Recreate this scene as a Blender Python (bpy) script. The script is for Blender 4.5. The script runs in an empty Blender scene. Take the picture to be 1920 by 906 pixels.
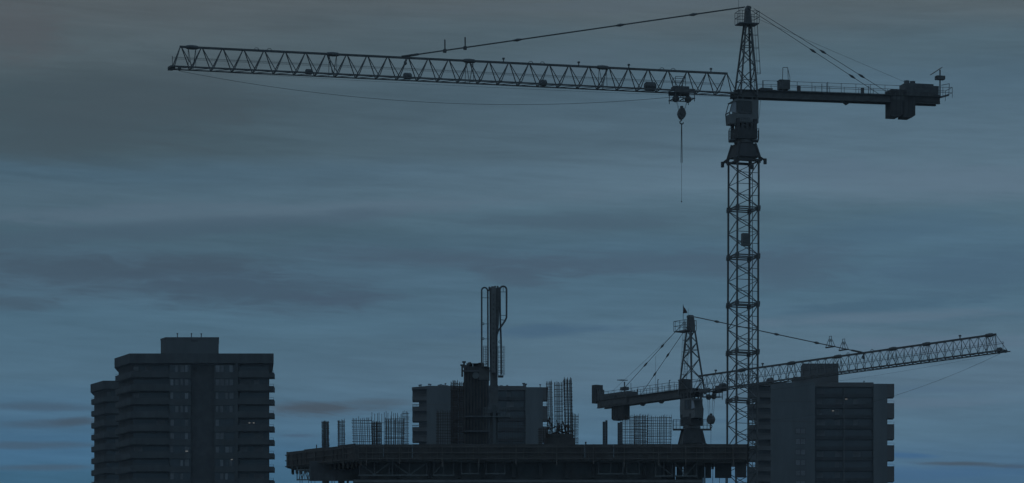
import bpy, math, random
from mathutils import Vector
random.seed(7)
R = math.radians
S = bpy.context.scene
COL = S.collection

# ------------------------------------------------------------------ camera
F, CX, HY, CAMZ = 7300.0, 960.0, 1535.0, 2.0       # focal length in photo pixels, centre column, horizon row
cam = bpy.data.cameras.new('camera'); co = bpy.data.objects.new('camera', cam); COL.objects.link(co)
cam.sensor_width = 36.0; cam.lens = 36.0 * F / 1920.0
cam.shift_y = (HY - 453.0) / 1920.0
cam.clip_start = 1.0; cam.clip_end = 60000.0
co.location = (0, 0, CAMZ); co.rotation_euler = (R(90), 0, 0)
S.camera = co
S.view_settings.view_transform = 'Standard'; S.view_settings.look = 'None'
S.view_settings.exposure = 0.0; S.view_settings.gamma = 1.0
S.view_settings.use_curve_mapping = False
S.render.film_transparent = False

def lin(c):
    return tuple((v/255/12.92 if v/255 <= 0.04045 else ((v/255+0.055)/1.055)**2.4) for v in c)

# ------------------------------------------------------------------ world: dusk sky under thin stretched cloud
SUN_EL, SUN_AZ = R(3.0), R(-70)        # just above the horizon, far to the left of the view
W = bpy.data.worlds.new('World'); S.world = W; W.use_nodes = True
nt = W.node_tree; nt.nodes.clear()
def N(t, **k):
    n = nt.nodes.new(t)
    for a, b in k.items(): setattr(n, a, b)
    return n
def val(x):
    return x
def link(a, b): nt.links.new(a, b)
def M(op, a, b=None, c=None, clamp=False):
    n = N('ShaderNodeMath', operation=op); n.use_clamp = clamp
    for i, x in enumerate((a, b, c)):
        if x is None: continue
        if isinstance(x, (int, float)): n.inputs[i].default_value = x
        else: link(x, n.inputs[i])
    return n.outputs[0]
def mixc(f, a, b):
    n = N('ShaderNodeMix', data_type='RGBA')
    for sock, x in ((n.inputs[0], f), (n.inputs[6], a), (n.inputs[7], b)):
        if isinstance(x, (int, float)): sock.default_value = x
        elif isinstance(x, tuple): sock.default_value = (*lin(x), 1)
        else: link(x, sock)
    return n.outputs[2]
tc = N('ShaderNodeTexCoord'); sep = N('ShaderNodeSeparateXYZ'); link(tc.outputs['Generated'], sep.inputs[0])
dx, dy, dz = sep.outputs
hor = M('SQRT', M('ADD', M('MULTIPLY', dx, dx), M('MULTIPLY', dy, dy)))
hor = M('MAXIMUM', hor, 0.02)
az = M('ARCTAN2', dx, dy)              # azimuth
ev = M('DIVIDE', dz, hor)              # tangent of elevation
def noise(su, sv, detail=5, rough=0.55, dist=0.0, seed=0.0, tilt=0.0):
    # horizontally stretched noise on the dome
    cb = N('ShaderNodeCombineXYZ')
    link(M('MULTIPLY', dx, su), cb.inputs[0]); link(M('ADD', M('MULTIPLY', dy, su), seed), cb.inputs[1])
    link(M('MULTIPLY', M('ADD', ev, M('MULTIPLY', dx, tilt)), sv), cb.inputs[2])
    n = N('ShaderNodeTexNoise'); n.inputs['Scale'].default_value = 1.0
    n.inputs['Detail'].default_value = detail; n.inputs['Roughness'].default_value = rough
    n.inputs['Distortion'].default_value = dist
    link(cb.outputs[0], n.inputs['Vector'])
    return n.outputs[0]
def ramp(f, stops, v0, v1):
    mr = N('ShaderNodeMapRange'); mr.inputs[1].default_value = v0; mr.inputs[2].default_value = v1
    link(f, mr.inputs[0])
    r = N('ShaderNodeValToRGB'); r.color_ramp.interpolation = 'EASE'
    e = r.color_ramp.elements
    while len(e) > 1: e.remove(e[-1])
    for i, (p, c) in enumerate(stops):
        x = e[0] if i == 0 else e.new(p)
        x.position = p; x.color = (*lin(c), 1)
    link(mr.outputs[0], r.inputs[0]); return r.outputs[0]
def evp(py): return (HY - py) / F
V0, V1 = evp(950), evp(-50)
pos = lambda py: (evp(py) - V0) / (V1 - V0)
# large soft warp so that no band edge runs straight
warp = M('MULTIPLY', M('SUBTRACT', noise(9, 60, 4, 0.55, 0, 3.1, 0.06), 0.5), 0.014)
evw = M('ADD', ev, warp)
LEFT = [(905, (60, 97, 125)), (850, (67, 103, 134)), (780, (75, 107, 134)), (700, (78, 106, 128)), (600, (76, 104, 125)),
        (520, (75, 99, 119)), (440, (70, 92, 108)), (385, (79, 101, 118)), (330, (73, 96, 114)), (280, (67, 83, 94)), (200, (68, 82, 92)),
        (110, (79, 91, 100)), (0, (82, 89, 96))]
RIGHT = [(905, (70, 102, 132)), (870, (76, 106, 133)), (800, (82, 110, 133)), (720, (87, 111, 132)), (640, (86, 111, 131)), (590, (80, 107, 128)),
         (540, (78, 106, 127)), (470, (77, 104, 125)), (410, (80, 105, 123)), (350, (90, 112, 130)), (260, (85, 107, 125)), (170, (79, 101, 119)),
         (90, (78, 97, 111)), (0, (85, 96, 105))]
def stops(L): return sorted([(pos(p), (c[0]-3, c[1]-1, c[2]-3)) for p, c in L])
cl = ramp(evw, stops(LEFT), V0, V1); cr = ramp(evw, stops(RIGHT), V0, V1)
side = N('ShaderNodeMapRange', interpolation_type='SMOOTHSTEP'); link(az, side.inputs[0])
side.inputs[1].default_value = -0.125; side.inputs[2].default_value = 0.09
sky = mixc(side.outputs[0], cl, cr)
# fine streaks: lighter and darker wisps drawn out sideways
n1 = noise(30, 330, 6, 0.55, 0.3, 11.0, 0.05)
n2 = noise(14, 110, 5, 0.55, 0.3, 23.0, -0.03)
n3 = noise(75, 900, 6, 0.65, 0.5, 5.0, 0.02)
n4 = noise(22, 420, 8, 0.68, 0.8, 77.0, 0.06)
mod = M('ADD', M('ADD', M('MULTIPLY', M('SUBTRACT', n1, 0.5), 0.26), M('MULTIPLY', M('SUBTRACT', n2, 0.5), 0.34)),
        M('MULTIPLY', M('SUBTRACT', n3, 0.5), 0.22))
mod = M('ADD', mod, M('MULTIPLY', M('SUBTRACT', n4, 0.5), 0.30))
mul = M('ADD', 1.0, mod)
up = N('ShaderNodeMapRange', interpolation_type='SMOOTHSTEP'); link(ev, up.inputs[0])
up.inputs[1].default_value = 0.24; up.inputs[2].default_value = 0.9
sky = mixc(up.outputs[0], sky, (104, 132, 158))
vm = N('ShaderNodeVectorMath', operation='SCALE'); link(sky, vm.inputs[0]); link(mul, vm.inputs['Scale']); sky = vm.outputs[0]
# cloud patches: soft ellipses with noisy edges, (px, py, half width, half height, tilt, colour, strength)
en = noise(70, 520, 8, 0.68, 0.9, 41.0, 0.03)
en2 = noise(34, 150, 4, 0.6, 0.2, 61.0, 0.0)
DK = (64, 82, 97); GR = (70, 84, 95); BL = (66, 99, 126); LT = (92, 113, 131)
CL = [(120, 512, 330, 42, -.05, DK, .75), (430, 545, 270, 40, -.06, (64, 84, 101), .8), (640, 562, 110, 22, .02, (66, 85, 103), .7),
      (330, 497, 190, 20, .02, DK, .6), (20, 575, 90, 16, 0, DK, .6),
      (850, 487, 330, 22, -.06, (68, 88, 105), .8), (960, 520, 90, 24, -.2, (67, 86, 103), .65), (1230, 495, 330, 26, .0, (69, 90, 108), .7),
      (1500, 500, 120, 46, .1, (70, 92, 110), .6), (1060, 620, 170, 14, .03, (66, 95, 119), .75), (830, 625, 120, 16, 0, (72, 100, 121), .5),
      (1640, 578, 200, 14, .05, (68, 97, 117), .8), (1800, 520, 220, 44, .05, (68, 94, 115), .6), (1700, 430, 230, 26, .05, (70, 99, 120), .45),
      (600, 767, 118, 15, .0, (68, 82, 95), .95), (700, 755, 80, 8, 0, (70, 88, 103), .7),
      (70, 769, 130, 9, .0, (66, 88, 107), .72), (90, 799, 110, 10, .04, (66, 88, 107), .72), (140, 795, 50, 9, .1, (64, 82, 98), .8),
      (60, 840, 140, 8, .02, (66, 88, 107), .72), (80, 881, 110, 7, .02, (66, 88, 107), .72),
      (560, 818, 40, 4, 0, (66, 88, 110), .6),
      (1800, 874, 100, 5, -.02, (68, 84, 98), .95), (1700, 857, 60, 6, -.05, (60, 97, 133), .8), (1890, 880, 60, 4, -.04, (68, 84, 98), .8), (1720, 890, 260, 16, 0, (62, 97, 131), .6),
      (1750, 735, 200, 10, 0, (76, 102, 124), .5), (1780, 760, 190, 12, .0, (90, 112, 132), .5),
      (1320, 790, 160, 5, 0, (70, 99, 122), .6), (1160, 786, 80, 4, 0, (70, 99, 122), .5),
      (620, 396, 520, 20, .055, (86, 107, 123), .7), (200, 404, 300, 17, .07, (82, 103, 119), .65), (320, 434, 520, 20, .08, (68, 89, 105), .65), (1100, 415, 300, 18, .0, (70, 92, 108), .7),
      (1780, 345, 260, 38, .03, LT, .5), (1500, 320, 220, 26, .02, (88, 110, 128), .5), (1650, 600, 300, 12, .03, LT, .5), (1750, 650, 240, 18, .03, (92, 112, 132), .5),
      (250, 190, 300, 70, .05, (66, 79, 87), .6), (160, 260, 260, 50, .05, (65, 80, 89), .6), (40, 70, 110, 60, 0, (80, 83, 88), .5), (1200, 10, 420, 14, .02, (82, 96, 106), .5),
      (1050, 120, 220, 34, .1, (80, 98, 112), .35)]
for (px, py, hw, hh, t, c, s) in CL:
    u = M('SUBTRACT', az, math.atan((px - CX) / F)); v = M('SUBTRACT', ev, evp(py))
    v = M('SUBTRACT', v, M('MULTIPLY', u, t))
    u = M('MULTIPLY', u, F / hw); v = M('MULTIPLY', v, F / hh)
    d = M('SQRT', M('ADD', M('MULTIPLY', u, u), M('MULTIPLY', v, v)))
    d = M('ADD', d, M('MULTIPLY', M('SUBTRACT', en, 0.5), 1.9 if hh > 10 else 1.3))
    d = M('ADD', d, M('MULTIPLY', M('SUBTRACT', en2, 0.5), 1.3 if hh > 10 else .8))
    mr = N('ShaderNodeMapRange', interpolation_type='SMOOTHSTEP'); link(d, mr.inputs[0])
    mr.inputs[1].default_value = 1.32; mr.inputs[2].default_value = 0.22
    mr.inputs[3].default_value = 0.0; mr.inputs[4].default_value = min(1, s*1.05)
    sky = mixc(mr.outputs[0], sky, c)
nish = N('ShaderNodeTexSky', sky_type='NISHITA'); nish.sun_disc = False
nish.sun_elevation = SUN_EL; nish.sun_rotation = SUN_AZ; nish.air_density = 1.5; nish.dust_density = 2.0
bg_clear = N('ShaderNodeBackground'); bg_clear.inputs[1].default_value = 0.05; link(nish.outputs[0], bg_clear.inputs[0])
bg_cloud = N('ShaderNodeBackground'); bg_cloud.inputs[1].default_value = 1.09; link(sky, bg_cloud.inputs[0])
mxs = N('ShaderNodeMixShader'); mxs.inputs[0].default_value = 0.985
link(bg_clear.outputs[0], mxs.inputs[1]); link(bg_cloud.outputs[0], mxs.inputs[2])
wo = N('ShaderNodeOutputWorld'); link(mxs.outputs[0], wo.inputs[0])

# dim afterglow, low in the west to the left
sl = bpy.data.lights.new('sun', 'SUN'); so = bpy.data.objects.new('sun', sl); COL.objects.link(so)
sl.energy = 0.035; sl.angle = R(14); sl.color = (1.0, 0.72, 0.55)
d = Vector((math.sin(SUN_AZ) * math.cos(SUN_EL), math.cos(R(110)) * math.cos(SUN_EL), math.sin(SUN_EL)))
so.rotation_euler = d.to_track_quat('Z', 'Y').to_euler()

# ------------------------------------------------------------------ materials
def mat(name, col, rough=0.8, metal=0.0, var=0.25, scale=1.5, streak=0.0, spec=0.3, emit=None):
    m = bpy.data.materials.new(name); m.use_nodes = True
    t = m.node_tree; b = t.nodes['Principled BSDF']
    b.inputs['Roughness'].default_value = rough; b.inputs['Metallic'].default_value = metal
    b.inputs['Specular IOR Level'].default_value = spec
    g = t.nodes.new('ShaderNodeTexCoord'); mp = t.nodes.new('ShaderNodeMapping')
    mp.inputs['Scale'].default_value = (1, 1, 1 - streak) if streak else (1, 1, 1)
    n = t.nodes.new('ShaderNodeTexNoise'); n.inputs['Scale'].default_value = scale; n.inputs['Detail'].default_value = 6
    n.inputs['Roughness'].default_value = 0.65
    r = t.nodes.new('ShaderNodeMapRange'); r.inputs[1].default_value = 0.3; r.inputs[2].default_value = 0.7
    r.inputs[3].default_value = 1 - var; r.inputs[4].default_value = 1 + var
    s = t.nodes.new('ShaderNodeVectorMath'); s.operation = 'SCALE'; s.inputs[0].default_value = col
    t.links.new(g.outputs['Object'], mp.inputs[0]); t.links.new(mp.outputs[0], n.inputs['Vector'])
    t.links.new(n.outputs[0], r.inputs[0]); t.links.new(r.outputs[0], s.inputs['Scale'])
    t.links.new(s.outputs[0], b.inputs['Base Color'])
    if emit:
        b.inputs['Emission Color'].default_value = (*emit[0], 1); b.inputs['Emission Strength'].default_value = emit[1]
    return m
MT = dict(
    steel=mat('painted_steel', (0.105, 0.107, 0.105), 0.6, 0.0, 0.3, 2.0),
    steel2=mat('galvanised_steel', (0.12, 0.125, 0.13), 0.55, 0.0, 0.3, 3.0),
    cab=mat('pale_cab_paint', (0.155, 0.16, 0.158), 0.55, 0.0, 0.15, 2.0),
    glass=mat('dark_glass', (0.05, 0.053, 0.056), 0.12, 0.0, 0.1, 1.0, spec=0.5),
    skyglass=mat('pale_glass', (0.30, 0.32, 0.35), 0.15, 0.0, 0.1, 1.0, spec=0.6),
    rope=mat('wire_rope', (0.06, 0.06, 0.06), 0.6),
    weight=mat('ballast_concrete', (0.078, 0.078, 0.077), 0.9, 0.0, 0.25, 1.0),
    rebar=mat('rusty_rebar', (0.07, 0.05, 0.04), 0.85, 0.0, 0.3, 4.0),
    conc=mat('grey_concrete', (0.10, 0.11, 0.112), 0.9, 0.0, 0.24, 0.25, 0.8),
    conc2=mat('brown_concrete', (0.10, 0.095, 0.09), 0.9, 0.0, 0.18, 0.25, 0.8),
    concd=mat('raw_concrete', (0.19, 0.195, 0.195), 0.9, 0.0, 0.3, 0.6),
    brick=mat('dark_brick', (0.068, 0.074, 0.075), 0.9, 0.0, 0.32, 0.5, 0.7),
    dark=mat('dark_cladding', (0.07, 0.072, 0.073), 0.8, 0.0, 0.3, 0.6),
    steeld=mat('darkened_steel', (0.06, 0.06, 0.06), 0.6, 0.0, 0.3, 2.0),  # darker steel copy, its colour offsets sky light on cone and turret faces
    bay=mat('bay_shade', (0.028, 0.029, 0.030), 0.8, 0.0, 0.3, 0.6),  # shade of the recess put into a near-black base colour
    ply=mat('formwork_plywood', (0.095, 0.088, 0.082), 0.85, 0.0, 0.4, 0.7),
    timber=mat('formwork_timber', (0.12, 0.11, 0.10), 0.85, 0.0, 0.3, 1.5),
    alu=mat('aluminium_truss', (0.15, 0.165, 0.165), 0.6, 0.0, 0.2, 2.0),
    curtain=mat('pale_curtain', (0.21, 0.22, 0.23), 0.9, 0.0, 0.35, 0.6),
    curtain2=mat('grey_curtain', (0.15, 0.155, 0.16), 0.9, 0.0, 0.35, 0.6),
    tarp=mat('dark_tarpaulin', (0.09, 0.092, 0.094), 0.8, 0.0, 0.35, 0.8),
    flag=mat('flag_cloth', (0.08, 0.05, 0.05), 0.9),
    lamp=mat('lit_ceiling_lamp', (0.5, 0.5, 0.45), 0.6, emit=((1.0, 0.9, 0.78), 0.14)),
    ground=mat('ground_earth', (0.20, 0.19, 0.17), 0.95, 0.0, 0.3, 0.02),
    road=mat('asphalt', (0.05, 0.05, 0.052), 0.9, 0.0, 0.2, 0.3),
)

# ------------------------------------------------------------------ mesh helpers
class MB:
    def __init__(s): s.v = []; s.f = []
    def poly(s, vs, fs):
        o = len(s.v); s.v += [tuple(p) for p in vs]; s.f += [tuple(o + i for i in f) for f in fs]; return s
    def box(s, x0, x1, y0, y1, z0, z1):
        return s.poly([(x0,y0,z0),(x1,y0,z0),(x1,y1,z0),(x0,y1,z0),(x0,y0,z1),(x1,y0,z1),(x1,y1,z1),(x0,y1,z1)],
                      [(0,3,2,1),(4,5,6,7),(0,1,5,4),(1,2,6,5),(2,3,7,6),(3,0,4,7)])
    def bar(s, a, b, r, n=4, r2=None, cap=True):
        a = Vector(a); b = Vector(b); d = b - a
        if d.length < 1e-6: return s
        d.normalize(); r2 = r if r2 is None else r2
        up = Vector((0, 0, 1)) if abs(d.z) < 0.95 else Vector((0, 1, 0))
        p = d.cross(up).normalized(); q = d.cross(p).normalized()
        o = math.pi / n
        vs = [a + r * (math.cos(o + 2*math.pi*i/n) * p + math.sin(o + 2*math.pi*i/n) * q) for i in range(n)]
        vs += [b + r2 * (math.cos(o + 2*math.pi*i/n) * p + math.sin(o + 2*math.pi*i/n) * q) for i in range(n)]
        fs = [(i, (i+1) % n, n + (i+1) % n, n + i) for i in range(n)]
        if cap: fs += [tuple(range(n-1, -1, -1)), tuple(range(n, 2*n))]
        return s.poly(vs, fs)
    def path(s, pts, r, n=6):
        for a, b in zip(pts, pts[1:]): s.bar(a, b, r, n)
        return s
    def prism(s, pts, z0, z1):          # plan outline, counter-clockwise
        n = len(pts)
        vs = [(x, y, z0) for x, y in pts] + [(x, y, z1) for x, y in pts]
        return s.poly(vs, [tuple(range(n-1, -1, -1)), tuple(range(n, 2*n))] + [(i, (i+1) % n, n + (i+1) % n, n + i) for i in range(n)])
    def slab(s, pts, y0, y1):           # outline in x-z, thickness along y
        n = len(pts)
        vs = [(x, y0, z) for x, z in pts] + [(x, y1, z) for x, z in pts]
        return s.poly(vs, [tuple(range(n)), tuple(range(2*n-1, n-1, -1))] + [(i, n + i, n + (i+1) % n, (i+1) % n) for i in range(n)])
    def lathe(s, c, prof, n=12, axis='z'):
        vs = []; fs = []
        for r, h in prof:
            for i in range(n):
                t = 2*math.pi*i/n
                p = (r*math.cos(t), r*math.sin(t), h) if axis == 'z' else (r*math.cos(t), h, r*math.sin(t))
                vs.append((c[0]+p[0], c[1]+p[1], c[2]+p[2]))
        m = len(prof)
        for k in range(m-1):
            for i in range(n): fs.append((k*n+i, k*n+(i+1) % n, (k+1)*n+(i+1) % n, (k+1)*n+i))
        fs.append(tuple(range(n-1, -1, -1))); fs.append(tuple((m-1)*n+i for i in range(n)))
        return s.poly(vs, fs)
    def build(s, name, m, parent=None, loc=(0,0,0), rz=0, label=None):
        me = bpy.data.meshes.new(name); me.from_pydata(s.v, [], s.f); me.materials.append(MT[m]); me.update()
        o = bpy.data.objects.new(name, me); COL.objects.link(o); o.location = loc; o.rotation_euler = (0, 0, rz)
        if parent: o.parent = parent
        if label: o['label'] = label
        return o
def tag(o, label=None, cat=None, group=None, kind=None):
    for k, v in (('label', label), ('category', cat), ('group', group), ('kind', kind)):
        if v: o[k] = v
    return o
def empty(name, loc, label, cat, group=None):
    o = bpy.data.objects.new(name, None); COL.objects.link(o); o.location = loc
    return tag(o, label, cat, group)
def at(px, py, Y): return Vector(((px - CX) / F * Y, Y, CAMZ + (HY - py) / F * Y))

# ------------------------------------------------------------------ ground
tag(MB().poly([(-9000,-3000,0),(9000,-3000,0),(9000,30000,0),(-9000,30000,0)], [(0,1,2,3)]).build('ground', 'ground'), kind='structure')
tag(MB().poly([(-3000,150,0.004),(3000,150,0.004),(3000,162,0.004),(-3000,162,0.004)], [(0,1,2,3)]).build('road', 'road'), kind='structure')

# ------------------------------------------------------------------ thin volume added to lift the dark tones: haze
hz = MB().box(-420, 420, -60, 1180, -1, 135).build('lift_haze', 'ground'); tag(hz, kind='stuff')
hm = bpy.data.materials.new('lift_haze_air'); hm.use_nodes = True; hn = hm.node_tree; hn.nodes.clear()
hv_ = hn.nodes.new('ShaderNodeVolumePrincipled'); hv_.inputs['Density'].default_value = 0.00010; hv_.inputs['Color'].default_value = (0.88, 0.95, 1.0, 1)
ho = hn.nodes.new('ShaderNodeOutputMaterial'); hn.links.new(hv_.outputs[0], ho.inputs['Volume'])
hz.data.materials.clear(); hz.data.materials.append(hm)

# ------------------------------------------------------------------ tower cranes
class Frame:
    def __init__(s, px, Y, ang):
        s.Xa = (px - CX) / F * Y; s.Y = Y; s.ang = ang
        s.u = (math.cos(ang), math.sin(ang)); s.v = (-math.sin(ang), math.cos(ang))
    def P(s, px, py, v=0.0):            # a point of the crane's own vertical plane, in crane coordinates
        k = (px - CX) / F
        u = (k * (s.Y + s.v[1]*v) - s.Xa - s.v[0]*v) / (s.u[0] - k * s.u[1])
        Yw = s.Y + s.u[1]*u + s.v[1]*v
        return Vector((u, v, CAMZ + (HY - py) / F * Yw))
    def U(s, px, v=0.0): return s.P(px, 800, v).x

def mast_section(w, h, seed, horiz):
    """one square lattice mast section, standing from 0 to h"""
    mb = MB(); q = w / 2; c = [(-q,-q),(q,-q),(q,q),(-q,q)]
    for x, y in c: mb.box(x-.072, x+.072, y-.072, y+.072, 0, h)
    for z in (0.09, h-0.09):
        for i in range(4):
            a, b = c[i], c[(i+1) % 4]; mb.bar((*a, z), (*b, z), .075)
        for x, y in c: mb.box(x-.14, x+.14, y-.14, y+.14, z-.16, z+.16)
    n = 4; s = (h-0.2)/n
    for i in range(4):
        a, b = c[i], c[(i+1) % 4]
        for k in range(n):
            z0 = 0.1 + k*s; z1 = z0 + s
            if (k + i) % 2: mb.bar((*a, z0), (*b, z1), .043)
            else: mb.bar((*b, z0), (*a, z1), .043)
            if k and i in horiz: mb.bar((*a, z0), (*b, z0), .035)
    return mb

def make_crane(fr, name, label, o):
    P, U = fr.P, fr.U
    root = empty(name, (fr.Xa, fr.Y, 0), label, 'tower crane', 'tower cranes over the construction site')
    A = fr.ang
    def put(mb, n, m, parent=root, lab=None):
        return mb.build(n, m, parent, (0,0,0), A if parent is root else 0, lab)
    near = -1 if fr.v[1] > 0 else 1      # the side facing the street
    # ---- mast
    zt = P(*o['mast_top']).z; h = o['sec_h']; w = o['mast_w']; z = zt; ms = []
    lx, ly = o['lean']
    k = 0
    while z > 0.5:
        hh = min(h, z)
        mbs = mast_section(w, hh, k, (o.get('hface', 0),))
        mbs.v = [(x, y, q) for x, y, q in mbs.v]
        s = mbs.build('mast_section', 'steel', root, (-(zt-z+hh*.5)*lx, 0, z-hh), o['mast_ang'])
        ms.append(s); z -= hh; k += 1
    # ladder inside the mast
    lad = MB()
    q = w*0.30
    for s_ in (-.2, .2): lad.bar((q+s_*.5, -q+.1+s_, 1), (q+s_*.5, -q+.1+s_, zt-.3), .022)
    zz = zt-.4
    while zz > zt-34: lad.bar((q-.1,-q-.1,zz),(q+.1,-q+.3,zz),.014); zz -= .35
    lad.build('mast_ladder', 'steel2', root, (0,0,0), o['mast_ang'])
    if o.get('mast_box'):
        b = P(*o['mast_box']); MB().box(-.35,.35,-.25,.25,0,1.15).build('junction_box', 'cab', root, (.15,-.2,b.z-1.1), o['mast_ang'])
    # ---- transition cone, slewing ring, turret
    zc = P(*o['cone_top']).z; zr = P(*o['turret_bot']).z; zb = P(*o['cab_bot']).z; zk = P(*o['cab_top']).z
    tr = MB(); a = w/2+.12; b = o['ring_w']/2
    for x, y in ((-1,-1),(1,-1),(1,1),(-1,1)):
        tr.bar((x*a, y*a, zt), (x*b, y*b, zc), .17)
        tr.bar((x*a*1.0, y*a*1.0, zt+.25), (x*(a+.32), y*(a+.32), zt-.05), .13); tr.box(x*(a+.32)-.12, x*(a+.32)+.12, y*(a+.32)-.12, y*(a+.32)+.12, zt-.4, zt+.12)
    m_ = (a*.93+b*.07); zz = zt+.32
    vs = [(sx*m_, sy*m_, zz) for sx, sy in ((-1,-1),(1,-1),(1,1),(-1,1))] + [(sx*b, sy*b, zc) for sx, sy in ((-1,-1),(1,-1),(1,1),(-1,1))]
    tr.poly(vs, [(0,1,5,4),(1,2,6,5),(2,3,7,6),(3,0,4,7),(4,5,6,7),(3,2,1,0)])
    tr.box(-a-.1,a+.1,-a-.1,-a+.1,zt-.08,zt+.1); tr.box(-a-.1,a+.1,a-.1,a+.1,zt-.08,zt+.1)
    tr.build('transition_cone', 'steeld', root, (0,0,0), o['mast_ang'])
    MB().lathe((0,0,0), [(b*1.02, zc),(b*1.12, zc+.08),(b*1.12, zc+.34),(b*1.0, zc+.42)], 24).build('slewing_ring', 'steel', root)
    rp = MB(); pr = o['plat_r']; zp = zc + o.get('plat_dz', .1)
    for s_ in (-1, 1):
        x0, x1 = sorted((s_*b*.9, s_*pr)); rp.box(x0, x1, -b*.9, b*.9, zp-.06, zp)
        for zz in (.5, 1.0): 
            rp.bar((s_*pr,-b*.9,zp+zz),(s_*pr,b*.9,zp+zz),.025)
            for y in (-b*.9, b*.9): rp.bar((s_*b,y,zp+zz),(s_*pr,y,zp+zz),.025)
        for y in (-b*.9, 0, b*.9): rp.bar((s_*pr,y,zp),(s_*pr,y,zp+1.05),.03)
        for xx in (.35,.7): 
            for y in (-b*.9, b*.9): rp.bar((s_*(b+(pr-b)*xx),y,zp),(s_*(b+(pr-b)*xx),y,zp+1.05),.022)
    rp.build('slewing_platform', 'steel2', root, (0,0,0), 0)
    # turret (open framed plates between ring and cab)
    tu = MB(); t = o['turret_w']/2; z0, z1 = zc+.42, zb+.02
    for x, y in ((-1,-1),(1,-1),(1,1),(-1,1)): tu.bar((x*(t-.13), y*(t-.13), z0), (x*(t-.13), y*(t-.13), z1+.3), .2)
    hw = t-.1
    for s_ in (-1, 1):
        y0, y1 = sorted((s_*(t-.02), s_*(t-.12)))
        tu.box(-hw, hw, y0, y1, z0, z0+(z1-z0)*.62)
        for xx in (-.55, -.05, .5): tu.box(xx*hw-.17, xx*hw+.12, y0, y1, z0+(z1-z0)*.62, z1)
        tu.box(-hw, hw, y0-.003, y1+.003, z1-.12, z1-.005)
        x0, x1 = sorted((s_*(t-.02), s_*(t-.12))); tu.box(x0, x1, -hw+.1, hw-.1, z0, z0+(z1-z0)*.62)
    tu.box(-t*.55, t*.5, -.4, .4, z0, z0+(z1-z0)*.8)
    put(tu, 'turret', 'steeld')
    # ---- cab house and operator's cab
    zl = P(*o['jib_root']).z
    hs = MB(); c0 = o['house'][0]; c1 = o['house'][1]; hv = o['house_v']
    hs.box(c0, c1, -hv, hv, zb, zk)
    house = put(hs, 'cab_house', 'cab')
    hs = MB()
    for x in (c0+.12, c0+.6, c1-.6, c1-.12):
        for y in (-hv+.12, hv-.12): hs.bar((x,y,zk),(x,y,zl+.02),.1)
    put(hs, 'turret_post', 'steel')
    ca = MB(); f0 = o['cab_front']; hh = zk - zb
    y0, y1 = sorted((near*(hv-.05), near*(hv+.85))) if False else sorted((near*(hv+.02), near*(hv-1.25)))
    # cab nose profile in u-z: sloped windscreen leaning outwards at its foot
    zf = zb - .12
    nose = [(c1-.02, zf), (f0-.08, zf), (f0, zb+hh*.38), (f0-.28, zk-.28), (c1-.02, zk-.05)]
    mbn = MB()
    fr_ = [(c1, zf, f0-.08, zf, .09), (f0-.08, zf, f0, zb+hh*.4, .06), (f0, zb+hh*.4, f0-.28, zk-.3, .05), (f0-.28, zk-.3, c1, zk-.05, .09)]
    for (xa, za, xb, zb_, rr) in fr_:
        for yy in (y0+.06, y1-.06): mbn.bar((xa, yy, za), (xb, yy, zb_), rr)
    for (xx, zz) in ((f0-.08, zf), (f0, zb+hh*.4), (f0-.28, zk-.3)): mbn.bar((xx, y0, zz), (xx, y1, zz), .06)
    mbn.slab([(c1-.02, zf), (f0-.08, zf), (f0-.015, zb+hh*.33), (c1-.02, zb+hh*.33)], y0+.02, y1-.02)
    mbn.slab([(c1-.02, zk-.2), (f0-.35, zk-.34), (f0-.2, zk-.27), (c1-.02, zk-.02)], y0-.05, y1+.05)
    cab = put(mbn, 'operator_cab', 'cab')
    gl = MB(); yo = y0 if near < 0 else y1
    gl.slab([(c1+.05, zb+hh*.40), (f0-.05, zb+hh*.43), (f0-.3, zk-.36), (c1+.05, zk-.25)], yo-.015-near*.08, yo+.015-near*.08)
    gl.build('windscreen', 'skyglass', cab)
    wd = MB(); wy0, wy1 = sorted((near*(hv+.005), near*(hv+.035)))
    wx0, wx1 = o['win']; wz0 = zb + hh*.42; wz1 = zk - .22
    wd.box(wx0, wx1, wy0, wy1, wz0, wz1)
    wo_ = wd.build('side_window', 'glass', house)
    wf = MB(); ya, yb = sorted((near*(hv+.03), near*(hv+.07)))
    for (xa, xb, za, zb_) in ((wx0-.06, wx1+.06, wz0-.06, wz0), (wx0-.06, wx1+.06, wz1, wz1+.06), (wx0-.06, wx0, wz0, wz1), (wx1, wx1+.06, wz0, wz1), ((wx0*.4+wx1*.6)-.03, (wx0*.4+wx1*.6)+.03, wz0, wz1)):
        wf.box(xa, xb, ya, yb, za, zb_)
    wf.build('window_frame', 'steel', house)
    if o.get('text'):
        tcv = bpy.data.curves.new('lettering', 'FONT'); tcv.body = o['text']; tcv.size = .34; tcv.extrude = .01; tcv.align_x = 'CENTER'
        to = bpy.data.objects.new('lettering', tcv); me_ = bpy.data.meshes.new_from_object(to); bpy.data.objects.remove(to)
        me_.materials.clear(); me_.materials.append(MT['steel']); to = bpy.data.objects.new('cab_lettering', me_); COL.objects.link(to); to.parent = house
        to.rotation_euler = (R(90), 0, R(180)); to.location = (.22, near*(hv+.02), zb+.22)
    # ---- tower head (A-frame)
    hd = MB(); zb0 = zl - .15; ht = P(*o['head_top']); apex = P(*o['apex'])
    bu0, bu1 = o['head_base']; tu0, tu1 = o['head_tip']; hb = o['head_v']; htv = .32
    zh = ht.z
    L = [((bu0, -hb), (tu0, -htv)), ((bu1, -hb), (tu1, -htv)), ((bu1, hb), (tu1, htv)), ((bu0, hb), (tu0, htv))]
    def lp(i, f): (a_, b_), (c_, d_) = L[i % 4]; return Vector((a_+(c_-a_)*f, b_+(d_-b_)*f, zb0+(zh-zb0)*f))
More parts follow.
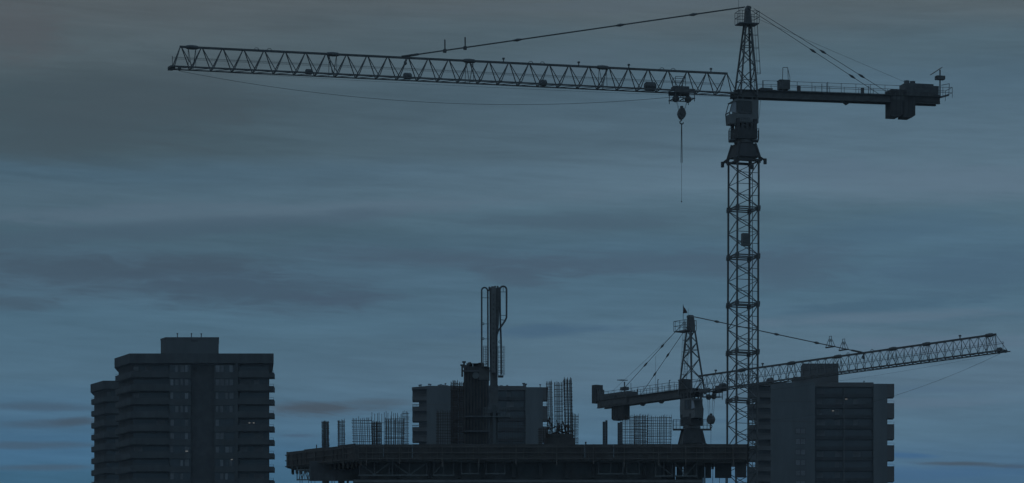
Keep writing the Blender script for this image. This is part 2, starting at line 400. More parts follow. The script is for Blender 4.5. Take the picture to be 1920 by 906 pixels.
    for i in range(4): hd.bar(lp(i, 0), lp(i, 1), .10)
    head = put(hd, 'tower_head', 'steel')
    lt = MB(); nb = 7; fs_ = [1-(1-i/nb)**1.0 for i in range(nb+1)]
    fs_ = [0]; st = 1.0
    tot = sum(.86**i for i in range(nb))
    for i in range(nb): fs_.append(fs_[-1] + .86**i/tot)
    for i in range(4):
        for kk in range(nb):
            a_, b_ = (i, i+1) if (kk+i) % 2 else (i+1, i)
            lt.bar(lp(a_, fs_[kk]), lp(b_, fs_[kk+1]), .048)
            if kk % 3 == 1 : lt.bar(lp(i, fs_[kk]), lp(i+1, fs_[kk]), .04)
    lt.build('head_lattice', 'steel', head)
    cp = MB(); mid = (tu0+tu1)/2; hw = abs(tu1-tu0)/2
    cp.slab([(mid-hw-.06, zh-.1), (mid+hw+.06, zh-.1), (mid+hw*.72, apex.z-.25), (mid+hw*.3, apex.z), (mid-hw*.5, apex.z-.08), (mid-hw*.9, apex.z-.4)], -.30, .30)
    cp.bar((mid-.1,-.38,apex.z-.22),(mid-.1,.38,apex.z-.22),.17,10)
    cp.build('head_cap', 'steel', head)
    pl = MB(); p0, p1 = o['head_plat']; pv = .75; zpf = zh + .05
    pl.box(p0, p1, -pv, pv, zpf-.09, zpf)
    for xx in (p0, p1, (p0+p1)/2, p0+(p1-p0)*.12, p0+(p1-p0)*.88):
        for yy in (-pv, pv): pl.bar((xx,yy,zpf),(xx,yy,zpf+1.1),.028)
    for zz in (.55, 1.1):
        for yy in (-pv, pv): pl.bar((p0,yy,zpf+zz),(p1,yy,zpf+zz),.028)
        for xx in (p0, p1): pl.bar((xx,-pv,zpf+zz),(xx,pv,zpf+zz),.028)
    pl.build('head_platform', 'steel2', head)
    # caged ladder on the rear of the head
    ld = MB(); 
    for yy in (-.22, .22): ld.bar((bu0-.15, yy, zb0+.3), (tu0-.12, yy, zh), .028)
    zz = zb0+.5
    while zz < zh: 
        f_ = (zz-zb0)/(zh-zb0); xx = bu0-.15+(tu0-bu0+.03)*f_; ld.bar((xx,-.22,zz),(xx,.22,zz),.016); zz += .3
    for f_ in (.33,.5,.68,.86,1.0):
        zz = zb0+(zh-zb0)*f_; xx = bu0-.15+(tu0-bu0+.03)*f_
        ld.path([(xx,-.3,zz),(xx-.45,-.36,zz),(xx-.62,0,zz),(xx-.45,.36,zz),(xx,.3,zz)], .022, 4)
    for (du, dv) in ((-.62,0),(-.45,.36),(-.45,-.36)):
        f0_ = .33; ld.bar((bu0-.15+(tu0-bu0+.03)*f0_+du, dv, zb0+(zh-zb0)*f0_), (tu0-.12+du, dv, zh), .016)
    ld.build('head_ladder', 'steel2', head)
    rod = MB(); rp0 = o.get('rod', (mid+.5)); rod.bar((rp0, 0, zpf), (rp0, 0, apex.z+.75), .018); rod.build('lightning_rod', 'steel2', head)
    if o.get('flag'):
        fp = P(*o['flag']); fl = MB(); fl.bar((fp.x,0,zpf),(fp.x,0,fp.z),.03)
        pole = put(fl, 'flag_pole', 'steel2')
        fm = MB(); vs = []; 
        for i in range(6):
            for j in range(4):
                f_ = i/5; vs.append((fp.x + (.12+.10*f_)*j/3*4*(f_**.5)*.8, math.sin(j*1.7+i*.8)*.07, fp.z-.15-f_*.85))
        fm.poly(vs, [(i*4+j, i*4+j+1, i*4+j+5, i*4+j+4) for i in range(5) for j in range(3)])
        fobj = fm.build('flag', 'flag', pole)
        sm = fobj.modifiers.new('solid', 'SOLIDIFY'); sm.thickness = .01
    # ---- jib
    r0 = P(*o['jib_root']); r1 = P(*o['jib_tip']); bw = o['jib_bw']/2; jh = o['jib_h']
    sl_ = (r1.z - r0.z)/(r1.x - r0.x)
    zj = lambda u: r0.z + (u - r0.x)*sl_
    uj0 = o['jib_u0']; uL = r1.x
    ut0 = U(o['top_root']); ut1 = U(o['top_tip']); n = o['panels']
    jb = MB()
    for s_ in (-1, 1): jb.bar((uj0, s_*bw, zj(uj0)), (uL, s_*bw, zj(uL)), .095 if s_ == near else .07)
    jb.bar((ut0-.1, 0, zj(ut0)+jh), (ut1+.1, 0, zj(ut1)+jh), .13)
    jib = put(jb, 'jib', 'steel')
    lt = MB(); dr = o['diag_r']; st = (ut1-ut0)/n
    for i in range(n+1):
        u = ut0 + st*i; T = (u, 0, zj(u)+jh)
        for s_ in (-1, 1):
            for e in (-1, 1):
                ub = u + e*st*.5
                if e < 0 and i == 0: ub = uj0+.05
                if e > 0 and i == n: ub = uL-.3
                lt.bar((T[0]+e*.05, 0, T[2]), (ub, s_*bw, zj(ub)), dr)
        ub = u + st*.5
        if ub < uL: lt.bar((ub,-bw,zj(ub)),(ub,bw,zj(ub)), .05); lt.bar((ub,-bw,zj(ub)),(ub-st,bw,zj(ub-st)), .035)
    lt.build('jib_lattice', 'steel', jib)
    for px in o['joints']:
        u = U(px); jm = MB(); zt_ = zj(u)+jh
        jm.lathe((0,0,0), [(.05,-.75),(.2,-.45),(.24,0),(.2,.45),(.05,.75)], 10)
        jm.v = [(u+z_, y_, zt_+x_*.9) for x_, y_, z_ in jm.v]
        for s_ in (-1, 1):
            for e in (-.35, .35): jm.bar((u+e, 0, zt_), (u+e*.6, s_*bw, zj(u)), dr*.7)
        jm.build('joint_coupling', 'steel', jib)
    for px in o['stubs']:
        u = U(px); MB().bar((u,0,zj(u)+jh-.1),(u,0,zj(u)+jh+.42),.06).box(u-.1,u+.1,-.1,.1,zj(u)+jh+.3,zj(u)+jh+.44).build('marker_post', 'steel', jib)
    for px in o['clips']:
        u = U(px); z_ = zj(u)+jh+.1
        MB().path([(u-.22,0,z_),(u-.1,0,z_+.14),(u+.1,0,z_+.14),(u+.22,0,z_)], .03, 4).build('lifting_eye', 'steel', jib)
    # walkway along the near half of the bottom
    wk = MB(); wk.box(uj0+.4, uL-.2, *sorted((near*bw*.93, near*bw*.62)), -.03, .03)
    wk.v = [(x, y, zj(x)+z_+.02) for x, y, z_ in wk.v]; wk.build('jib_walkway', 'steel2', jib)
    for px, ww in o['motors']:
        u = U(px); m_ = MB(); ww *= .78; m_.lathe((0,0,0), [(.3*ww,-.5*ww),(.42*ww,-.35*ww),(.42*ww,.35*ww),(.3*ww,.5*ww)], 12); m_.v = [(u+z_, y_, zj(u)+.35*ww+x_) for x_, y_, z_ in m_.v]
        m_.build('rope_winch', 'steel', jib)
    # ropes running inside the jib
    rp = MB()
    for (f_, yy) in ((.52, -.12), (.46, .12), (.42, .0)): rp.bar((ut0+.3, yy, zj(ut0)+jh*f_), (uL-.2, yy, zj(uL)+jh*f_), .014, 3)
    rp.bar((uL-.25, 0, zj(uL)), (uL-.25, 0, zj(uL)+jh*.55), .03)
    put(rp, 'hoist_rope', 'rope')
    te = MB(); te.box(uL-.4, uL+.05, -bw*o.get('tipw',1), bw*o.get('tipw',1), zj(uL)-.12, zj(uL)+.08); te.bar((uL,-.15,zj(uL)-.03),(uL,.15,zj(uL)-.03),.17,10); te.bar((uL-.9,0,zj(uL)-.2),(uL-.9,0,zj(uL)+.1),.15,8)
    te.build('jib_end_frame', 'steel', jib)
    # sagging cable beneath
    for name_, a_, b_, mid_, rad in o['cables']:
        pts = []
        pa, pb, pm = P(*a_), P(*b_), P(*mid_)
        for i in range(25):
            f_ = i/24; u = pa.x+(pb.x-pa.x)*f_
            t_ = (pm.x-pa.x)/(pb.x-pa.x)
            l0 = (f_-t_)*(f_-1)/((0-t_)*(0-1)); l1 = f_*(f_-1)/(t_*(t_-1)); l2 = f_*(f_-t_)/(1*(1-t_))
            pts.append((u, 0, pa.z*l0+pm.z*l1+pb.z*l2))
        put(MB().path(pts, rad, 4), name_, 'rope')
    # ---- pendant tie bar
    pa = P(*o['pend_a']); pb = P(*o['pend_b']); pa.z = zj(pa.x)+jh+.1
    pn = MB()
    for yy in (-.09, .09): pn.bar(pa+Vector((0,yy,0)), pb+Vector((0,yy,0)), .06)
    pend = put(pn, 'pendant_bar', 'steel')
    d_ = (pb-pa).normalized()
    def onp(px):
        u = U(px); f_ = (u-pa.x)/(pb.x-pa.x); return pa+(pb-pa)*f_
    for px in o['pend_j']:
        q_ = onp(px); MB().bar(q_-d_*.42, q_, .07, 8, .15).bar(q_, q_+d_*.42, .15, 8, .07).build('pendant_coupling', 'steel', pend)
    q_ = pa; MB().bar(q_-d_*.1, q_+d_*1.5, .13, 4).build('pendant_anchor', 'steel', pend)
    if o.get('pend_hook'): 
        q_ = onp(o['pend_hook']); q_.z = zj(q_.x)+jh; MB().bar(q_, q_-Vector((0,0,.35)), .04).lathe((q_.x,0,q_.z-.45), [(.03,-.22),(.16,-.1),(.12,.12),(.04,.2)], 8).build('pendant_pulley', 'steel', pend)
    for px, hgt, style in o['posts']:
        q_ = onp(px); pm = MB()
        if style: 
            for e in (-.5, .5):
                for yy in (-.2, .2): pm.bar((q_.x+e,yy,q_.z-.1),(q_.x+e*.2,yy*.5,q_.z+hgt*.72),.03)
            pm.box(q_.x-.7,q_.x+.7,-.1,.1,q_.z-.2,q_.z-.08)
            for yy in (-.15,.15): pm.bar((q_.x,yy,q_.z+hgt*.4),(q_.x,yy,q_.z+hgt),.03)
            pm.bar((q_.x-.2,0,q_.z+hgt),(q_.x+.2,0,q_.z+hgt),.03); 
        else:
            pm.bar((q_.x-.02,0,q_.z-.15),(q_.x,0,q_.z+hgt),.075).box(q_.x-.14,q_.x+.14,-.12,.12,q_.z-.2,q_.z+.1)
        pm.build('pendant_post', 'steel', pend)
    # ---- counter jib
    k0 = P(*o['cj_root']); k1 = P(*o['cj_end']); cs = (k1.z-k0.z)/(k1.x-k0.x); zc_ = lambda u: k0.z + (u-k0.x)*cs
    cw = .62; ch = o['cj_h']
    cj = MB()
    for s_ in (-1, 1):
        y0, y1 = sorted((s_*cw, s_*(cw-.16)))
        vs_ = [(uj0+.3, zc_(uj0)), (k1.x, zc_(k1.x)), (k1.x, zc_(k1.x)+ch), (uj0+.3, zc_(uj0)+ch)]
        cj.slab(vs_, y0, y1)
        for dz in (0, ch): cj.slab([(uj0+.3, zc_(uj0)+dz-.04), (k1.x, zc_(k1.x)+dz-.04), (k1.x, zc_(k1.x)+dz+.04), (uj0+.3, zc_(uj0)+dz+.04)], *sorted((s_*(cw+.09), s_*(cw-.26))))
    nn = 12
    for i in range(nn+1):
        u = k0.x+(k1.x-k0.x)*i/nn; cj.bar((u,-cw+.1,zc_(u)+.2),(u,cw-.1,zc_(u)+.2),.07)
    cj.slab([(uj0, zc_(uj0)+ch+.045), (k1.x, zc_(k1.x)+ch+.045), (k1.x, zc_(k1.x)+ch+.08), (uj0, zc_(uj0)+ch+.08)], -cw-.25, cw+.25)
    cjo = put(cj, 'counter_jib', 'steel')
    # tail platform
    for px in o['vees']:
        v_ = P(*px); MB().slab([(v_.x-.55, zc_(v_.x)+.02), (v_.x, zc_(v_.x)-.34), (v_.x+.55, zc_(v_.x)+.02)], -.2, .2).build('splice_bracket', 'steel', cjo)
    rl = MB(); e0, e1 = U(o['rail'][0]), U(o['rail'][1]); ny = cw+.28; nn = 13
    for yy in (-ny, ny):
        for zz in (.45, .95): rl.bar((e0,yy,zc_(e0)+ch+zz),(e1,yy,zc_(e1)+ch+zz),.024)
        for i in range(nn+1):
            u = e0+(e1-e0)*(i+(.35 if yy > 0 else 0)*(0<i<nn))/nn
            rl.bar((u,yy,zc_(u)+ch),(u,yy,zc_(u)+ch+.97),.026)
    for zz in (.45,.95): rl.bar((e1,-ny,zc_(e1)+ch+zz),(e1,ny,zc_(e1)+ch+zz),.024)
    rl.build('counter_jib_railing', 'steel2', cjo)
    for (nm, a_, b_, vv, m_) in o['boxes']:
        a_ = P(*a_); b_ = P(*b_); x0, x1 = sorted((a_.x, b_.x)); z0, z1 = sorted((a_.z, b_.z))
        bm_ = MB(); bm_.box(x0, x1, -vv, vv, z0, z1)
        if nm == 'counterweight':
            bm_ = MB(); kk = 2
            for i in range(kk):
                xa = x0+(x1-x0)*i/kk; xb = xa+(x1-x0)/kk-.06
                bm_.slab([(xa, z0+.22), (xa+.3, z0+.02*i), (xb, z0+.02*i), (xb, z1), (xa, z1)], -vv, vv)
            for i in range(6): 
                xx = x0+(x1-x0)*(i+.5)/6; bm_.box(xx-.04, xx+.04, -vv-.05, -vv+.02, z0+.3, z1); bm_.box(xx-.04, xx+.04, vv-.02, vv+.05, z0+.3, z1)
        elif nm in ('hoist_winch', 'winch_motor'):
            bm_.box(x0+.1, x1-.1, -vv-.06, vv+.06, z0+.1, z0+(z1-z0)*.5); bm_.bar((x0+(x1-x0)*.5, -vv*1.1, z0+(z1-z0)*.55), (x0+(x1-x0)*.5, vv*1.1, z0+(z1-z0)*.55), (z1-z0)*.42, 14)
        elif nm == 'electrical_cabinet':
            bm_.box(x0-.04, x1+.04, -vv-.04, vv+.04, z1-.08, z1+.02)
            for e in (x0+.1, x1-.1): bm_.bar((e, 0, z0-.4), (e, 0, z0), .05)
        put(bm_, nm, m_)
    for (nm, pts, rad) in o['rods']:
        put(MB().path([P(*p) for p in pts], rad, 5), nm, 'steel2')
    # rear ties
    for (a_, b_, js, yy, rad) in o['ties']:
        pa_ = P(a_[0], a_[1]); pb_ = P(b_[0], b_[1]); pa_.y = yy*.4; pb_.y = yy
        t_ = put(MB().bar(pa_, pb_, rad, 5), 'rear_tie', 'rope'); dd = (pb_-pa_).normalized()
        for j in js:
            q_ = pa_+(pb_-pa_)*j; MB().bar(q_-dd*.35,q_,.05,8,.12).bar(q_,q_+dd*.35,.12,8,.05).build('tie_coupling', 'steel', t_)
    # floodlight mast with solar panel
    lp_ = P(*o['light'][0]); lt_ = P(*o['light'][1]); fm = MB(); fm.bar((lp_.x,0,lp_.z),(lp_.x,0,lt_.z),.07)
    lm = put(fm, 'light_mast', 'steel2'); e = o['light'][2]
    MB().poly([(lp_.x-e*.1,-.4,lt_.z+.15),(lp_.x-e*.1,.4,lt_.z+.15),(lp_.x+e*.85,.4,lt_.z-.5 if not o.get('flatpanel') else lt_.z+.2),(lp_.x+e*.85,-.4,lt_.z-.5 if not o.get('flatpanel') else lt_.z+.2),
               (lp_.x-e*.1,-.4,lt_.z+.22),(lp_.x-e*.1,.4,lt_.z+.22),(lp_.x+e*.85,.4,lt_.z-.42 if not o.get('flatpanel') else lt_.z+.28),(lp_.x+e*.85,-.4,lt_.z-.42 if not o.get('flatpanel') else lt_.z+.28)],
              [(0,1,2,3),(7,6,5,4),(0,4,5,1),(1,5,6,2),(2,6,7,3),(3,7,4,0)]).build('solar_panel', 'glass', lm)
    MB().box(lp_.x-.42, lp_.x+.42, -.3, .3, lt_.z-.95, lt_.z-.6).build('floodlight_box', 'steel', lm)
    # ---- trolley, hook block
    ta, tb = U(o['trolley'][0]), U(o['trolley'][1]); ta, tb = min(ta, tb), max(ta, tb); um = (ta+tb)/2; zt_ = zj(um)
    tm = MB(); tv = bw+.18
    for s_ in (-1, 1):
        tm.box(ta, tb, s_*tv-.05, s_*tv+.05, zt_-.22, zt_+.16)
        tm.bar((ta,s_*tv,zt_-.7),(tb,s_*tv,zt_-.7),.05)
        for xx in (ta+.08, tb-.08, ta+.6, tb-.6): tm.bar((xx,s_*tv,zt_-1.0 if xx in (ta+.08, tb-.08) else zt_-.7),(xx,s_*tv,zt_+.1),.04)
    for xx in (ta+.1, tb-.1, um): tm.bar((xx,-tv,zt_-.7),(xx,tv,zt_-.7),.05)
    tro = put(tm, 'trolley', 'steel')
    for xx in (ta+.42, tb-.42):
        wl = MB(); wl.lathe((xx,0,zt_-.66), [(.05,-.12),(.32,-.11),(.32,-.07),(.27,0),(.32,.07),(.32,.11),(.05,.12)], 16, 'y'); wl.build('trolley_sheave', 'steel', tro)
    if o.get('basket'):
        bk = MB(); x0, x1 = ta+.45, tb-.1
        bk.box(x0, x1, -.5, .5, zt_+.2, zt_+.46)
        for xx in (x0+.35, x1-.15):
            for yy in (-.45,.45): bk.bar((xx,yy,zt_+.5),(xx,yy,zt_+1.35),.03)
        for yy in (-.45,.45): bk.bar((x0+.35,yy,zt_+1.35),(x1-.15,yy,zt_+1.35),.03); bk.bar((x0+.35,yy,zt_+.95),(x1-.15,yy,zt_+.95),.02)
        bk.build('maintenance_basket', 'steel', tro)
    hk = P(*o['hook_top']); hb_ = P(*o['hook_bot']); bl = MB(); hz = hk.z-hb_.z; r_ = o['block_r']
    bl.slab([(hk.x-r_*.35, hk.z), (hk.x+r_*.35, hk.z), (hk.x+r_*.8, hk.z-hz*.25), (hk.x+r_, hk.z-hz*.5), (hk.x+r_*.75, hk.z-hz*.78), (hk.x+r_*.25, hb_.z), (hk.x-r_*.25, hb_.z), (hk.x-r_*.75, hk.z-hz*.78), (hk.x-r_, hk.z-hz*.5), (hk.x-r_*.8, hk.z-hz*.25)][::-1], -.28, .28)
    bl.bar((hk.x,-.34,hk.z-hz*.45),(hk.x,.34,hk.z-hz*.45),r_*.62,14); bl.box(hk.x-.12,hk.x+.12,-.12,.12,hk.z-.05,hk.z+.2)
    blk = put(bl, 'hook_block', 'steel')
    h2 = MB(); cz = hb_.z-.28; pts = [(hk.x, 0, hb_.z+.05)] + [(hk.x+.17*math.sin(R(a_)), 0, cz+.17*math.cos(R(a_))) for a_ in range(0, 271, 30)]
    h2.path(pts, .055, 6); h2.build('hook', 'steel', blk)
    rr = MB()
    for e in (-1, 1): 
        for yy in (-.12,.12): rr.bar((um+e*(tb-ta)*.27, yy, zt_-.7), (hk.x+e*r_*(.6), yy, hk.z-hz*.35), .016, 4)
    put(rr, 'hoist_line', 'rope')
    # load sling: its own thing, hung from the hook
    top = Vector((hk.x, 0, cz-.12)); s1 = P(*o['sling'][0]); s2 = P(*o['sling'][1])
    w2 = lambda p: (fr.Xa + fr.u[0]*p.x + fr.v[0]*p.y, fr.Y + fr.u[1]*p.x + fr.v[1]*p.y, p.z)
    wt = w2(top); sg = empty('lifting_sling', wt, o['sling_label'], 'sling', 'slings hanging from the crane hooks')
    c_ = MB(); 
    for e in (-.05, .05): c_.bar((e*.4,0,.05),(e*1.2,0,s1.z-top.z),.03,5)
    c_.build('chain_leg', 'rope', sg, (0,0,0), A)
    c_ = MB(); c_.bar((0,0,s1.z-top.z),(0,0,s2.z-top.z),.016,4).bar((0,0,s2.z-top.z),(0,0,s2.z-top.z-.12),.05,5); c_.build('tag_line', 'rope', sg, (0,0,0), A)
    return root, P

f1 = Frame(1394.5, 365.0, R(180+15))
o1 = dict(text='P E M O', mast_top=(1394.5, 303), sec_h=4.48, mast_w=2.15, mast_ang=R(20), lean=(.0055, 0), mast_box=(1403, 440),
    cone_top=(1394.5, 271), turret_bot=(1394.5, 268), cab_bot=(1394.5, 232), cab_top=(1394.5, 188.5), ring_w=1.62, plat_r=1.38, plat_dz=.35,
    turret_w=1.95, house=(-1.22, .92), house_v=.72, cab_front=1.62, win=(-.48, .80), jib_root=(1380, 177.6), jib_tip=(318, 127),
    head_top=(1402, 46), apex=(1402, 11.5), head_base=(-1.05, .62), head_tip=(-.62, -.12), head_v=.95, head_plat=(-1.28, .62), rod=.5,
    jib_bw=1.5, jib_h=1.93, jib_u0=.85, top_root=1362, top_tip=339, panels=27, diag_r=.047,
    joints=[360, 624, 880, 1130], stubs=[944, 1085, 1179, 1333], clips=[481, 505, 995, 1017, 1241, 1262], motors=[(579, .8), (764, .95), (1018, .9), (1219, 1.35)],
    cables=[('slack_cable', (335, 133), (1262, 182), (925, 196), .02), ('trolley_rope', (330, 130), (1375, 182), (850, 160.5), .012)],
    pend_a=(755, 110), pend_b=(1396, 13.5), pend_j=[970, 1163, 1300], pend_hook=760, posts=[(834, 1.0, 0), (872, .95, 0)],
    cj_root=(1420, 184.5), cj_end=(1758, 196.5), cj_h=.56, vees=[(1587, 190)], rail=(1424, 1779),
    boxes=[('counterweight', (1664, 170), (1711, 223), .75, 'weight'), ('hoist_winch', (1667, 172), (1693, 192), .7, 'steel'), ('winch_motor', (1692, 158), (1745, 186), .75, 'steel'),
           ('tail_ballast', (1698, 178), (1757, 195), .72, 'weight'), ('resistor_box', (1743, 163), (1756, 183), .6, 'steel'), ('electrical_cabinet', (1460, 151), (1478, 169), .42, 'steel'),
           ('slewing_motor', (1424, 166), (1446, 178), .45, 'steel'), ('slewing_gear', (1440, 170), (1452, 179), .35, 'steel'), ('limit_switch', (1495, 161), (1500, 176), .15, 'steel'), ('control_box', (1615, 165), (1619, 180), .2, 'steel'), ('tool_chest', (1592, 177), (1606, 181), .3, 'steel')],
    rods=[('cabinet_gantry', [(1467, 151), (1468, 126.5), (1477, 126.5), (1478, 151)], .03), ('service_post', [(1477, 128), (1479, 137), (1481, 145), (1481, 175)], .025),
          ('railing_post', [(1431, 152), (1431, 168)], .03), ('railing_post', [(1552, 154), (1552, 180)], .035), ('railing_post', [(1541, 157), (1541, 180)], .035), ('railing_post', [(1629, 161), (1628, 182)], .035),
          ('exhaust_stack', [(1700, 160), (1700, 151.5)], .27), ('exhaust_stack', [(1711, 160), (1711, 152.5)], .27), ('tail_platform', [(1745, 187), (1765, 182), (1779, 178)], .1),
          ('tail_rail', [(1779, 178), (1780, 157), (1765, 160)], .03), ('control_cable', [(1426, 187), (1424, 215), (1420, 232)], .015)],
    ties=[((1412, 17), (1668, 180), [.50, .78], .55, .026), ((1412, 20), (1660, 180), [.46, .76], -.55, .026), ((1412, 32), (1700, 156), [], .1, .012)],
    light=((1762.5, 184), (1762.5, 131), 1), trolley=(1259, 1298), basket=True, hook_top=(1278, 203), hook_bot=(1278, 224), block_r=.37,
    sling=((1276, 305), (1278, 377)), sling_label='long thin chain sling and tag line dangling from the tall crane hook')
make_crane(f1, 'tower_crane', 'tall tower crane with full lattice mast, its long jib pointing left across the sky', o1)

f2 = Frame(1297.0, 429.0, R(-52.7))
o2 = dict(tipw=.35, mast_top=(1297, 838), sec_h=4.48, mast_w=2.26, mast_ang=R(10), lean=(0, 0),
    cone_top=(1297, 806), turret_bot=(1297, 803), cab_bot=(1297, 783), cab_top=(1297, 748), ring_w=1.75, plat_r=2.05, plat_dz=.05,
    turret_w=1.75, house=(-1.0, .85), house_v=.85, cab_front=1.55, win=(-.1, .72), jib_root=(1305, 736.5), jib_tip=(1884, 658),
    head_top=(1295, 620), apex=(1294, 591), head_base=(-1.15, 1.15), head_tip=(-.48, .15), head_v=.95, head_plat=(-2.2, -.1), rod=-.6,
    jib_bw=1.5, jib_h=1.78, jib_u0=.85, top_root=1312, top_tip=1866, panels=38, diag_r=.033,
    joints=[1391, 1484, 1571, 1674, 1737, 1855], stubs=[1342, 1430, 1800], clips=[1590, 1635], motors=[(1444, .9), (1355, 1.1), (1874, .7)],
    cables=[('slack_cable', (1876, 663), (1420, 790), (1690, 738), .013), ('trolley_rope', (1870, 664), (1345, 742), (1650, 703), .009)],
    pend_a=(1615, 661), pend_b=(1301, 594), pend_j=[1344, 1456, 1531], pend_hook=1619, posts=[(1557, 1.0, 1), (1582, 1.0, 1)],
    cj_root=(1285, 745), cj_end=(1128, 766), cj_h=.74, vees=[(1205, 757), (1240, 752)], rail=(1130, 1276),
    boxes=[('counterweight', (1152, 752), (1176, 786.5), .42, 'weight'), ('tail_ballast', (1116, 723), (1124, 756), .5, 'weight'), ('resistor_box', (1125, 731), (1128, 757), .4, 'steel'), ('hoist_winch', (1134, 741), (1186, 758), .7, 'steel'),
           ('electrical_cabinet', (1278, 713), (1290, 738), .45, 'steel'), ('slewing_motor', (1253, 734), (1266, 741), .45, 'steel'), ('tool_chest', (1214, 741), (1219, 747), .3, 'steel'), ('fly_jib_drive', (1346, 724), (1358, 733), .35, 'steel')],
    rods=[('mast_lamp_post', [(1233, 739), (1233.5, 712), (1235, 712)], .045), ('mast_lamp_post', [(1255, 736), (1255, 713), (1257, 713)], .045), ('railing_post', [(1195, 748), (1195, 730)], .06), ('light_frame', [(1183, 742), (1183, 718)], .03),
          ('control_cable', [(1276, 752), (1274.5, 766), (1276, 783)], .015), ('warning_cable', [(1229, 668), (1229, 725)], .012)],
    ties=[((1289, 607), (1190, 745), [.42, .68], .6, .028), ((1287, 603), (1166, 742), [.33, .58], -.6, .028), ((1286, 604), (1142, 738), [], .1, .013)],
    light=((1171, 745), (1171, 716), -1), flatpanel=True, flag=(1281, 571), trolley=(1324, 1343), hook_top=(1333, 779), hook_bot=(1333, 795), block_r=.42,
    sling=((1333, 808), (1334, 840)), sling_label='short chain sling dangling from the small far crane hook')
make_crane(f2, 'tower_crane', 'smaller far tower crane behind the building site, jib pointing right, flag on top', o2)

# ------------------------------------------------------------------ high-rise towers
def outline_box(mb, x0, x1, y0, y1, z0, z1): mb.box(x0, x1, y0, y1, z0, z1)

